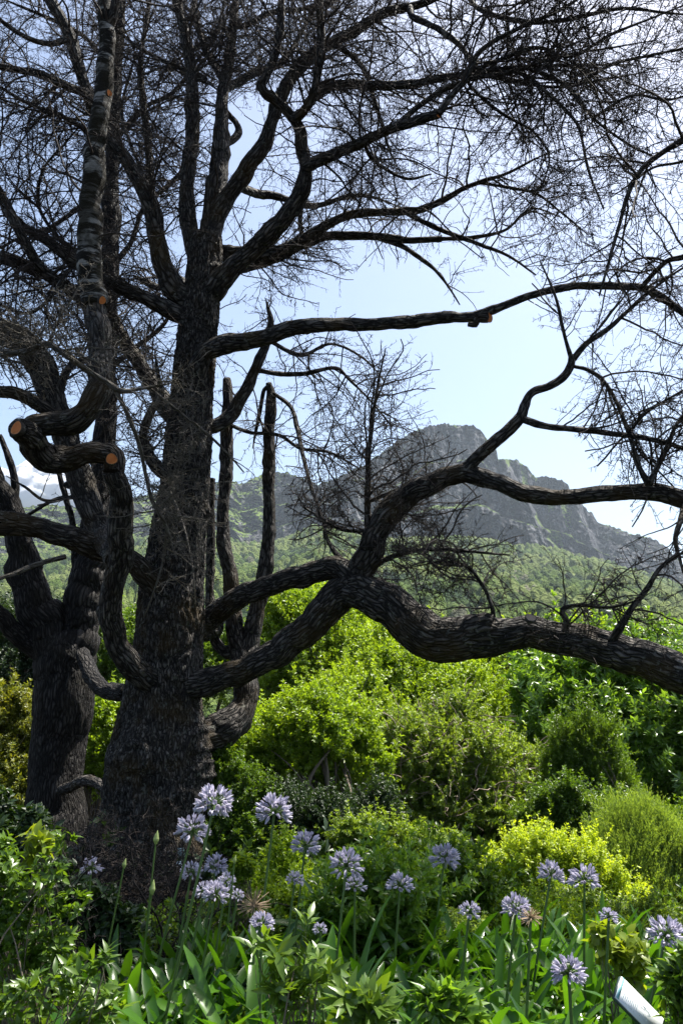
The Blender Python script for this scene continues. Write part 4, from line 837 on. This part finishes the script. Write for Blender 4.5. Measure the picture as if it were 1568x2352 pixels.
plant('leafy_shrub', 'fresh green shrub growing through the front of the yellow shrub', 'shrub',
      [(1290, 2120, 30), (1350, 2110, 24), (1235, 2100, 20), (1420, 2160, 34), (1180, 2150, 26), (1480, 2160, 34)], 7.0, G['olive'], 3600, 0.034, 0.40, per=8, lumps=.5, inner=.12, up=1.0, shoot=.06)
plant('feathery_shrub', 'pale green feathery shrub with upright plumes at the right', 'shrub',
      [(1450, 1975, 36), (1400, 2005, 28), (1505, 1990, 36), (1540, 2050, 44), (1450, 2050, 46, -.1), (1590, 2040, 50), (1500, 2110, 44, -.2), (1412, 1925, 14), (1462, 1915, 16), (1370, 1965, 14), (1500, 1935, 14), (1530, 1985, 22)], 8.2, G['feather'], 5200, 0.030, 0.17, per=34, lumps=.55, lfreq=1.0, inner=.12, spread=(15, 40), up=3.0, shoot=.34)
# the belt of foliage that closes the view between and behind those
plant('leafy_tree', 'bright rounded treetop close behind the elbow where the two tall stems part', 'tree', [(640, 1390, 30), (690, 1380, 26), (730, 1420, 40), (770, 1440, 40), (820, 1450, 40), (700, 1460, 60)], 27.0, G['lime'], 9000, .11, .4, per=7, lumps=.35)
plant('tall_shrub', 'bright shrub filling the gap between the tall green shrub and the dark conifer', 'shrub', [(1080, 1590, 50), (1120, 1570, 34), (1130, 1640, 52), (1080, 1680, 60), (1140, 1720, 50), (1040, 1560, 44), (1160, 1780, 40)], 18.0, G['lime'], 11000, .08, .36, per=8, lumps=.36, lfreq=1.6)
plant('tall_shrub', 'mid green shrub seen in the gap left of the tall green shrub', 'shrub', [(800, 1640, 60), (850, 1700, 60), (760, 1640, 50), (880, 1760, 56), (840, 1620, 40), (900, 1700, 50)], 14.5, G['leafy'], 11000, .07, .38, per=8, lumps=.36, lfreq=1.6)
plant('broadleaf_tree', 'upper crown of pale leaves just under the long limb at right', 'tree', [(1230, 1520, 36), (1290, 1530, 40), (1350, 1530, 40), (1420, 1540, 44), (1490, 1570, 44), (1200, 1570, 36), (1560, 1600, 50)], 19.0, G['leafy'], 6500, .14, .38, per=8, seg=2, lumps=.36, lfreq=1.5)
plant('leafy_shrub', 'shaded green shrub under the right side of the olive shrub', 'shrub', [(1290, 1860, 50), (1240, 1900, 44), (1330, 1930, 50), (1260, 1960, 40), (1400, 1950, 40)], 10.5, G['mid'], 7000, .045, .4, per=8, lumps=.36, lfreq=1.6)
plant('leafy_shrub', 'fresh green shrub low between the round shrub and the flower heads', 'shrub', [(880, 1960, 50), (820, 1930, 40), (950, 1980, 50), (1020, 1990, 44), (900, 2040, 44)], 8.6, G['olive'], 8000, .036, .4, per=8, lumps=.36, lfreq=1.6)
for lab, ls, Y, m, n, lf in [
    ('leafy small shrub with lance leaves below the tall lilac flower stalks', [(1050, 2040, 42), (1090, 2110, 46), (1020, 2110, 44), (1040, 1985, 24), (1000, 2060, 28)], 6.0, 'mid', 2600, .055),
    ('sunlit low green shrub at the foot of the yellow bush', [(1130, 2170, 46), (1210, 2180, 50), (1290, 2180, 50), (1370, 2190, 50), (1250, 2130, 36, .3)], 5.9, 'lime', 7000, .030),
    ('small-leaved dark green mound beside the bottom right flower', [(1440, 2190, 54), (1520, 2200, 56), (1590, 2190, 60), (1490, 2140, 46, .3), (1400, 2140, 34, .5)], 6.2, 'olive', 9000, .026),
    ('low yellow-green plants between flower stalks and trunk foot', [(560, 2095, 34), (640, 2100, 40), (700, 2110, 40), (610, 2060, 26, .3), (650, 2020, 26, .2), (660, 1960, 20, .3)], 5.8, 'lime', 5200, .032),
    ('dark leaning shrub with pointed leaves in the middle of the bed', [(840, 2110, 50), (900, 2090, 46), (800, 2150, 50), (880, 2160, 50), (950, 2130, 40), (820, 2060, 26)], 4.9, 'gloss', 2600, .055),
    ('pale sunlit ferny plants under the middle flower heads', [(930, 2160, 34), (1000, 2170, 38), (1060, 2180, 36), (880, 2130, 26, .3)], 5.4, 'feather', 4200, .028)]:
    plant('low_shrub', lab, 'shrub', ls, Y, G[m], n, lf, .4, lumps=.32, lfreq=1.6, per=8, stem='stems', crown='foliage', up=.8, trunk=.012, seg=2 if lf > .05 else 1)
print('shrubs', time.time() - T0)
# ------------------------------------------------------------------ the flower bed
def strap_leaves(root, n, L, w_, lean=(20, 65), seg=9):
    az = rng.uniform(0, 2 * math.pi, n) ; t = np.radians(rng.uniform(*lean, n))
    rad = np.stack([np.cos(az), np.sin(az), 0 * az], -1); V = []; ln = L * rng.uniform(0.7, 1.15, n); ww = w_ * rng.uniform(0.75, 1.2, n)
    side = np.stack([-np.sin(az), np.cos(az), 0 * az], -1); prof = np.interp(np.linspace(0, 1, seg + 1), [0, .15, .5, .8, .93, 1], [.55, .8, 1, .92, .66, .10])
    pos = root + rad * 0.02 + rng.normal(size=(n, 3)) * [0.02, 0.02, 0]; ang = t * 0.35; bend = t * rng.uniform(1.0, 2.8, n) / seg; cols = []; twist = rng.normal(size=n) * 0.5
    for i in range(seg + 1):
        d = rad * np.sin(ang)[:, None] + np.array([0, 0, 1.0]) * np.cos(ang)[:, None]; nn = np.cross(side, d)
        a = twist * i / seg; s_ = side * np.cos(a)[:, None] + nn * np.sin(a)[:, None]; n2 = np.cross(s_, d)
        h = (ww * prof[i] * 0.5)[:, None]; cols += [pos - s_ * h - n2 * h * .35, pos, pos + s_ * h - n2 * h * .35]
        pos = pos + d * (ln / seg)[:, None]; ang = ang + bend * (1 + (i > seg * .7) * (rng.random(n) < .3) * 1.5)
    V = np.stack(cols, 1).reshape(-1, 3); m = 3 * (seg + 1); k = np.arange(n)[:, None] * m; F = []
    for i in range(seg):
        a = 3 * i; F += [k + [a, a + 1, a + 4, a + 3], k + [a + 1, a + 2, a + 5, a + 4]]
    return V, np.stack(F, 1).reshape(-1, 4), np.repeat(rng.random(n), 2 * seg)
def fib(n):
    i = np.arange(n) + .5; z = 1 - 2 * i / n; a = math.pi * (1 + 5 ** .5) * i; r = np.sqrt(1 - z * z)
    return np.stack([r * np.cos(a), r * np.sin(a), z], -1)
def flower_head(t, c, axis, R, n=58, fill=1.0):
    D = nrm(fib(int(n * 1.3)) + rng.normal(size=(int(n * 1.3), 3)) * 0.12); axis = nrm(np.array(axis, float))
    D = D[D @ axis > -0.62 + (1 - fill) * .7]; n = len(D)
    e = c + D * (R * (0.52 + 0.18 * rng.random(n)))[:, None]
    C = np.stack([np.repeat(c[None], n, 0), c + D * R * .25 + np.array([0, 0, .01]) * R, e], 1)
    V, F = thin_tubes(C, np.repeat(np.array([[.0016, .0014, .0016]]), n, 0), None, 4)
    head = mk('flower_head', V, F, G['stemg'], t, attrs={'v': ('FACE', rng.random(len(F[0])))})
    # trumpets of six petals
    U = nrm(np.cross(D, [0.1, 0.2, 1])); W = np.cross(D, U); B_, A_, N_, L_ = [], [], [], []
    op = np.radians(rng.uniform(8, 38, n)); D = nrm(D + rng.normal(size=D.shape) * .22 - [0, 0, .12])
    Ln = R * (0.36 + 0.12 * rng.random(n))
    for k in range(6):
        a = k * math.pi / 3 + rng.random(n) * .2; rd = U * np.cos(a)[:, None] + W * np.sin(a)[:, None]
        B_.append(e + rd * .0015); A_.append(D * np.cos(op)[:, None] + rd * np.sin(op)[:, None]); N_.append(-rd * np.cos(op)[:, None] + D * np.sin(op)[:, None]); L_.append(Ln)
    B_, A_, N_, L_ = (np.concatenate(q) for q in (B_, A_, N_, L_))
    V, F, nf = leaves(B_, A_, N_, L_, L_ * .36, .2, -0.22, 4)
    mk('florets', V, F, G['petal'], head, attrs={'v': ('FACE', np.repeat(rng.random(len(B_)) * .6 + np.tile(rng.random(n) * .4, 6), nf))})
def stem_to(t, root, c, r=0.0065):
    m1 = root * .6 + c * .4 + rng.normal(size=3) * .012; P, rr = resample([root, m1, c], [r * 1.25, r, r * .85], .04)
    V, F = tube(P, rr, 8, 0, cap=False); mk('stem', V, F, G['stemg'], t, smooth=True, attrs={'v': ('FACE', np.full(sum(len(f) for f in F), .4))})
    return nrm(P[-1] - P[-3])
FL = [  # x, y, diameter, foot x offset (m), label
 (493, 1846, 104, -.24, 'tallest full lilac flower head, overlapping the right edge of the great trunk'),
 (443, 1910, 86, -.20, 'shaded lilac flower head just below left of the tallest one, against the trunk'),
 (630, 1867, 92, -.12, 'full lilac flower head standing alone before the lime shrub stems'),
 (701, 1943, 78, -.14, 'lilac flower head directly in front of the dark shrub, right of the solitary one'),
 (210, 1995, 58, -.04, 'small pale lilac flower head alone at the foot of the two larches'),
 (440, 2005, 56, -.10, 'ragged lilac flower head beside the small tree labels'),
 (497, 1990, 64, -.10, 'dark lilac flower head topping the crowded cluster by the trunk'),
 (495, 2056, 72, -.12, 'lower lilac flower head in the crowded cluster, green centre showing'),
 (468, 2048, 52, -.12, 'shaded flower head at the left side of the crowded cluster, against bark'),
 (520, 2026, 46, -.06, 'middle flower head of the crowded cluster, between the dark and the lower ones'),
 (546, 2059, 36, -.10, 'smallest round pale flower head beside the crowded cluster'),
 (677, 2023, 48, -.12, 'small round lilac flower head beneath the dark shrub, on a slanting stem'),
 (600, 2125, 66, .02, 'lilac flower head tucked under the dried straw seed head'),
 (735, 2136, 36, .02, 'half hidden little flower head among low bright leaves mid-bed'),
 (795, 1988, 88, -.10, 'broad lilac flower head above a second one, at the middle of the bed'),
 (815, 2036, 58, -.04, 'lilac flower head directly beneath the broad middle one'),
 (918, 2036, 68, -.08, 'flattened pale lilac flower head left of the lance-leaved shrub'),
 (1020, 1974, 78, -.16, 'upright lilac flower head at the olive shrub, above the lance-leaved shrub'),
 (1264, 2010, 72, -.18, 'violet flower head on a dark stem in front of the yellow shrub'),
 (1341, 2023, 78, -.04, 'open sparse flower head on the straightest dark stem before the yellow shrub'),
 (1077, 2095, 54, -.10, 'lilac flower head at the left foot of the yellow shrub'),
 (1184, 2090, 72, -.14, 'wide pale lilac flower head beside the small brown seed head'),
 (1397, 2108, 50, -.12, 'small faint lilac flower head low on the right of the yellow shrub'),
 (1528, 2149, 94, -.22, 'large pale lilac flower head on a thick yellow-green stem at the right edge'),
 (1305, 2236, 86, -.02, 'lowest lilac flower head, down among the strap leaves near the sign')]
GRP = 'lilac flowering plants in the bed'
el_ = lambda y: PITCH - math.atan((y - 1176) / FPX)
def spot(x, y, d, size=0.2):
    Y = min(size * FPX / d, 0.92 / math.tan(-el_(y))); Y = max(Y, 2.9); return at(x, y, Y), d * float(pxm(x, y, Y)) / 2
for i, (x, y, d, dx, lab) in enumerate(FL):
    c, R = spot(x, y, d); root = np.array([c[0] + dx, c[1] - .05, float(ground_z(c[0], c[1])) - .03])
    t = empty('agapanthus', root, lab, 'flower', GRP)
    ax = stem_to(t, root, c); flower_head(t, c, ax, R * rng.uniform(.84, .97), n=int((44 + 26 * (d > 60)) * rng.uniform(.8, 1.1)), fill=.45 if i in (19, 16) else rng.uniform(.6, .95))
    V, F, v = strap_leaves(root, 12, 0.48, .050); mk('leaves', V, F, G['strap'], t, attrs={'v': ('FACE', v)})
for x, y, h, dx, lab in [(359, 1926, 22, -.05, 'closed pointed flower bud standing highest before the trunk'), (286, 1985, 16, -.08, 'closed flower bud furthest to the left of the trunk, over dry brush'), (350, 2041, 24, -.08, 'closed pale flower bud lower down on the trunk, below the highest bud'), (539, 2036 - 60, 14, -.1, 'tiny green bud rising inside the crowded cluster of flower heads')]:
    c, R = spot(x, y, 90); R = h * float(pxm(x, y, c[1])) / 2; root = np.array([c[0] + dx, c[1], float(ground_z(c[0], c[1])) - .03])
    t = empty('agapanthus_bud', root, lab, 'flower bud', 'unopened buds in the bed'); stem_to(t, root, c, .0045)
    P, rr = resample([c - [0, 0, R * 1.1], c - [0, 0, R * .4], c, c + [0.003, 0, R * .8], c + [.006, 0, R * 1.6]], [R * .25, R * .55, R * .6, R * .35, R * .04], .004)
    V, F = tube(P, rr, 12, 0, cap=True); mk('bud', V, F, G['bud'], t, smooth=True, attrs={'v': ('FACE', np.full(sum(len(f) for f in F), .5))})
for x, y, d, dx, lab in [(584, 2080, 82, .0, 'dried straw-coloured starburst seed head above strap leaves near the trunk'), (1218, 2108, 52, -.1, 'small brown dried seed head beside the wide pale flower')]:
    c, R = spot(x, y, d); root = np.array([c[0] + dx, c[1] - .05, float(ground_z(c[0], c[1])) - .03])
    t = empty('seed_head', root, lab, 'seed head', 'dried seed heads in the bed'); stem_to(t, root, c)
    D = nrm(fib(95) + rng.normal(size=(95, 3)) * .2); D = D[D[:, 2] > -.6]; n = len(D); C1, R1, A1 = grow(c + D * .004, D, R * (0.6 + .5 * rng.random(n)), 6, .08, -.03, np.full(n, .0017), np.full(n, .0011), prune=-1)
    V, F = thin_tubes(C1, R1, A1, 4); mk('stalks', V, F, G['straw'], t, attrs={'v': ('FACE', rng.random(len(F[0])))})

# strap-leaved clumps without flowers: three sources, copied
protos = []
for k in range(5):
    t = empty('strap_leaf_clump', (0, 0, 0)); V, F, v = strap_leaves(np.zeros(3), 24, 0.54, .047, lean=(18, 80)); mk('leaves', V, F, G['strap'], t, attrs={'v': ('FACE', v)}); protos.append(t)
places = []
for _ in range(4000):
    Y = rng.uniform(2.95, 5.3); X = rng.uniform(-1.15, 2.6); x, y = proj(np.array([X, Y, .3]))
    if x > 1700 or x < 240: continue
    if x < 760 and (Y > 4.6 + (x - 330) * .001): continue
    if rng.random() < (Y - 3.8) * .35: continue
    if x > 1440 and Y < 3.3 and x < 1540: continue
    if all((X - a) ** 2 + (Y - b_) ** 2 >.165 ** 2 for a, b_ in places): places.append((X, Y))
    if len(places) >= 215: break
for i, (X, Y) in enumerate(places):
    s_ = protos[i % 5]
    if i < 5: o = s_
    else:
        o = s_.copy(); sc.collection.objects.link(o)
        for ch in s_.children: c = ch.copy(); sc.collection.objects.link(c); c.parent = o
    o.location = (X, Y, float(ground_z(np.array(X), np.array(Y))) - .03); o.rotation_euler = (0, 0, rng.uniform(0, 6.28)); k = rng.uniform(.8, 1.15); o.scale = (k, k, k * rng.uniform(.9, 1.1))
    tag(o, 'clump of broad glossy strap leaves without a flower in the front bed', 'plant', 'strap leaved clumps in the front bed')

# leafy shrubs round the front of the bed
def front(name, lab, ls, Y, mat, n, leaf, width, **kw):
    kw = dict(dict(sprays=0, seg=3, per=7, lumps=.3, lfreq=1.5, spread=(35, 85), up=.9, inner=.2, trunk=.012, nst=30, crown='foliage', stem='stems', droop=.25, fold=.18), **kw)
    plant(name, lab, 'shrub', ls, Y, G[mat], n, leaf, width, **kw)
front('broadleaf_shrub', 'tall leafy shrub in the lower left corner with glossy pointed leaves', [(40, 2060, 40), (110, 2010, 30), (150, 1945, 20), (10, 2120, 50), (100, 2110, 40), (170, 2080, 24), (40, 2190, 50), (130, 2190, 40), (-40, 2000, 60), (135, 1985, 16)], 3.7, 'mid', 480, .044, .42)  # darker leaf green stands in for the canopy's shade on this corner
front('broadleaf_shrub', 'low bright toothed-leaf shrub at the bottom left edge', [(130, 2280, 44), (210, 2260, 36), (60, 2320, 40), (170, 2350, 40), (250, 2320, 30), (20, 2370, 40), (235, 2220, 20)], 3.0, 'mid', 80, .060, .32)  # overhead shade put into the leaf colour here too
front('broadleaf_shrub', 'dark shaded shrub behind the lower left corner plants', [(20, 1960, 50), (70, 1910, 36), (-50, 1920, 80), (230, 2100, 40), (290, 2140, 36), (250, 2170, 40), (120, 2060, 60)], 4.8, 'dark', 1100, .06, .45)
front('toothed_shrub', 'glossy toothed-leaf shrub at the front below the dried seed head', [(650, 2190, 30), (690, 2160, 24), (620, 2240, 30), (700, 2230, 34), (650, 2300, 36), (735, 2280, 36), (590, 2190, 16), (690, 2350, 36)], 3.1, 'tooth', 38, .085, .32)
front('toothed_shrub', 'wavy-leaved plant at the bottom edge, centre of the photo', [(810, 2325, 18), (850, 2345, 20)], 2.9, 'tooth', 34, .10, .34)
front('toothed_shrub', 'dark wavy-leaved plant at the bottom edge between strap leaves', [(1000, 2320, 20), (1060, 2335, 24), (1030, 2370, 30)], 3.0, 'gloss', 60, .08, .36)
front('broadleaf_shrub', 'dark leafy shrub in the bottom right corner beside the sign', [(1550, 2270, 26), (1590, 2240, 40), (1570, 2320, 30), (1540, 2360, 20), (1620, 2300, 50)], 3.1, 'mid', 170, .062, .40)
front('round_leaf_plant', 'glowing yellow-green round-leaved plant above the white sign', [(1420, 2210, 26), (1450, 2200, 26), (1390, 2180, 20), (1385, 2145, 14), (1440, 2235, 24)], 3.9, 'glow', 110, .055, .8, per=4)
front('yellow_leaf_plant', 'little yellow-leaved sprig above the lower left shrubs', [(88, 1940, 16), (92, 1965, 18), (80, 1985, 12)], 3.9, 'glow', 34, .07, .5, per=4)
# sprigs of small leaves in sun at the right of the trunk foot
front('leafy_sprig', 'upright sunlit leafy sprig right of the crowded flower cluster', [(555, 1990, 16), (540, 2020, 18), (570, 2000, 14)], 5.4, 'lime', 260, .04, .42, seg=1, up=1.6)
front('climbing_sprig', 'thin pale-leaved climber hanging before the dark shrub', [(620, 1965, 16), (610, 1990, 14), (625, 2020, 14), (640, 1975, 12), (615, 2045, 12)], 6.5, 'lime', 240, .045, .45, seg=1)

# dry brush at the foot of the great trunk
def brush(lab, xs, Y, h, n):
    c = at((xs[0] + xs[1]) / 2, 2000, Y); g = float(ground_z(c[0], c[1])); t = empty('dry_brush', (c[0], Y, g), lab, 'brushwood')
    X = at(np.linspace(xs[0], xs[1], n), np.full(n, 2000.), np.full(n, Y))[:, 0]; Yr = Y + rng.uniform(-.7, .7, n); P = np.stack([X, Yr, ground_z(X, Yr)], -1)
    D = nrm(rng.normal(size=(n, 3)) * [.8, .5, .2] + [0, 0, .9]); C, R, A = grow(P, D, h * rng.uniform(.5, 1.2, n), 12, .28, -.06, np.full(n, .008), np.full(n, .003), prune=-1)
    out = [thin_tubes(C, R, A, 4)]; p, d, rr, _, _2 = spawn(C, R, A, 12, (30, 80)); C, R, A = grow(p, d, rng.uniform(.1, .4, len(p)), 7, .3, -.03, np.minimum(rr, .004), np.full(len(p), .002), prune=-1)
    out.append(thin_tubes(C, R, A, 3)); p, d, rr, _, _2 = spawn(C, R, A, 4, (40, 80)); C, R, A = grow(p, d, rng.uniform(.02, .08, len(p)), 3, .3, 0, np.full(len(p), .003), np.full(len(p), .002), prune=-1)
    out.append(thin_tubes(C, R, A, 3)); V, F = join(out); mk('dry_twigs', V, F, M['brush'], t)
b = NB('dry_brush_bark'); M['brush'] = b.done(b.pbr(b.mix(b.ramp(b.noise(11, 4), [(.45, 0.0), (.65, 1.0)]), (0.008, 0.007, 0.006), (0.055, 0.043, 0.037)), .8, .2))
brush('tangled dry grey brushwood piled before the great trunk', (200, 420), 7.0, .75, 44)
brush('bare arching brush behind the lower left shrubs', (60, 250), 6.6, .7, 26)
brush('thin dry twigs trailing over the front strap leaves', (260, 420), 4.9, .8, 22)

# low green cover over the soil
def cover(n, Yr, Xr, leaf, width, mat, hmax, name, seed):
    Y = rng.uniform(*Yr, n); X = rng.uniform(*Xr, n) ; m = np.abs(fbm(np.stack([X * 1.3, Y * 1.3, 0 * X + seed], -1), 3, seed)) < .9; X, Y = X[m], Y[m]
    P = np.stack([X, Y, ground_z(X, Y) + rng.random(len(X)) ** 1.5 * hmax * (.6 + .8 * fbm(np.stack([X * 2, Y * 2, 0 * X], -1), 2, seed))], -1)
    k = np.repeat(np.arange(len(P)), 6); A = nrm(rng.normal(size=(len(k), 3)) + [0, 0, .7]); V, F, nf = leaves(P[k], A, nrm(rng.normal(size=A.shape) * .5 + [0, 0, 1]), leaf * rng.uniform(.6, 1.3, len(k)), leaf * width * np.ones(len(k)), .25, .2, 2)
    tag(mk(name, V, F, G[mat], attrs={'v': ('FACE', np.repeat(rng.random(len(k)), nf))}), kind='stuff')
cover(9000, (3.0, 9.0), (-.9, 4.6), .055, .42, 'mid', .36, 'ground_cover', 3)
cover(7000, (2.8, 6.0), (-3.0, .2), .060, .45, 'tooth', .34, 'ground_cover', 5)
cover(5000, (7.5, 22.0), (-9, 12), .12, .5, 'dark', .5, 'undergrowth', 8)

# signs
def plate(name, parent, c, eu, ev, th, mat):
    """rectangular slab: centre, half edge vectors, thickness"""
    nn = nrm(np.cross(eu, ev)); V = np.array([c + a * eu + b_ * ev + k * nn * th / 2 for k in (-1, 1) for a, b_ in ((-1, -1), (1, -1), (1, 1), (-1, 1))])
    return mk(name, V, [np.array([[3, 2, 1, 0], [4, 5, 6, 7], [0, 1, 5, 4], [1, 2, 6, 5], [2, 3, 7, 6], [3, 0, 4, 7]])], mat, parent)
def plain(name, col, rough=.4, spec=.5): b = NB(name); return b.done(b.pbr(b.mix(b.noise(30, 3), tuple(.85 * c for c in col), col), rough, spec))
M['white'] = plain('white_enamel', (.80, .84, .84), .3); M['ink'] = plain('grey_ink', (.16, .22, .26)); M['rim'] = plain('dark_rim', (.03, .05, .05)); M['pale'] = plain('pale_green_enamel', (.35, .42, .38)); M['teal'] = plain('teal_print', (.22, .48, .50)); M['pic'] = plain('dark_picture', (.05, .07, .06))
A_, B_, D_ = at(1426, 2243, 3.2), at(1522, 2340, 3.2), at(1400, 2279, 3.14)
root = (A_ + B_) / 2; gz = float(ground_z(root[0], root[1])); t = empty('plant_sign', (root[0] + .02, root[1] + .03, gz), 'tilted white plant information sign with fine print in the lower right corner', 'sign')
u = (B_ - A_) / 2; v = D_ - A_; v = v - u * (v @ u) / (u @ u); v = v / 2; c = (A_ + B_) / 2 + v; nn = nrm(np.cross(u, v)); nn = nn if nn @ (CAM - c) > 0 else -nn
p = plate('panel', t, c, u, v, .005, M['white']); plate('backing', t, c - nn * .009, u * 1.02, v * 1.04, .012, M['rim'])
plate('header_strip', p, c - u * .93 + nn * .0035, u * .06, v * .97, .001, M['teal'])
VV, FF, n = [], [], 0
def stroke(a0, a1, b0, wdt):
    global n
    cc = c + u * (a0 + a1) / 2 + v * b0 + nn * .0034; V = np.array([cc + a * u * (a1 - a0) / 2 + b_ * v * wdt for a, b_ in ((-1, -1), (1, -1), (1, 1), (-1, 1))]); VV.append(V); FF.append(np.array([[0, 1, 2, 3]]) + n); n += 4
for k in range(9):
    a = -.72 + k * .075
    q = -.55
    while q < .45: wl = rng.uniform(.05, .16); cc0 = q; VV_ = None; cc = c + u * a + v * (q + wl / 2) + nn * .0034; V = np.array([cc + x_ * u * .014 + y_ * v * wl / 2 for x_, y_ in ((-1, -1), (1, -1), (1, 1), (-1, 1))]); VV.append(V); FF.append(np.array([[0, 1, 2, 3]]) + n); n += 4; q += wl + .04
for k in range(26): a = rng.uniform(.0, .4); bb = rng.uniform(-.6, .6); stroke(a, a + rng.uniform(.03, .12), bb, .02)
for k in range(18): a = rng.uniform(-.8, -.1); stroke(a, a + rng.uniform(.03, .10), rng.uniform(.62, .82), .02)
mk('lettering', np.concatenate(VV), np.concatenate(FF), M['ink'], p)
P, r = resample([np.array([root[0] + .02, root[1] + .03, gz - .1]), c - nn * .02], [.008, .008], .05); V, F = tube(P, r, 8, 0); mk('stake', V, F, M['rim'], t, smooth=True)
for (x, y, wx, hy, tilt, lab, mats) in [(416.5, 1957, 7.2, 10.5, .22, 'small pale green name label leaning on the great trunk, the upper of two', 'pale'), (412, 1989.5, 5.6, 11, .12, 'small white label with a dark picture on the trunk, the lower of two', 'white')]:
    Yl = 8.05; c = at(x, y, Yl); k = float(pxm(x, y, Yl)); t = empty('tree_label', c, lab, 'label')
    u = nrm(np.array([1, .35, .12])) * wx * k; v = nrm(np.array([-tilt, 0, -1])) * hy * k; v = v - u * (v @ u) / (u @ u); nn = nrm(np.cross(v, u)); nn = nn if nn[1] < 0 else -nn
    p = plate('plate', t, c, u, v, .003, M['pale' if mats == 'pale' else 'white'])
    if mats == 'white': plate('picture', p, c + nn * .0022 + v * .05, u * .78, v * .48, .001, M['pic'])
    else:
        VV, FF, n = [], [], 0
        for q in range(5):
            cc = c + v * (-.45 + q * .2) + nn * .002; V = np.array([cc + a * u * rng.uniform(.5, .75) + b_ * v * .03 for a, b_ in ((-1, -1), (1, -1), (1, 1), (-1, 1))]); VV.append(V); FF.append(np.array([[0, 1, 2, 3]]) + n); n += 4
        mk('lettering', np.concatenate(VV), np.concatenate(FF), M['ink'], p)
    P, r = resample([c - v * .8 - nn * .004, np.array([c[0], 8.05 + .35, c[2] + hy * k * .9])], [.0015, .0015], .05); V, F = tube(P, r, 5, 0); mk('nail', V, F, M['rim'], t)
print('bed', time.time() - T0)
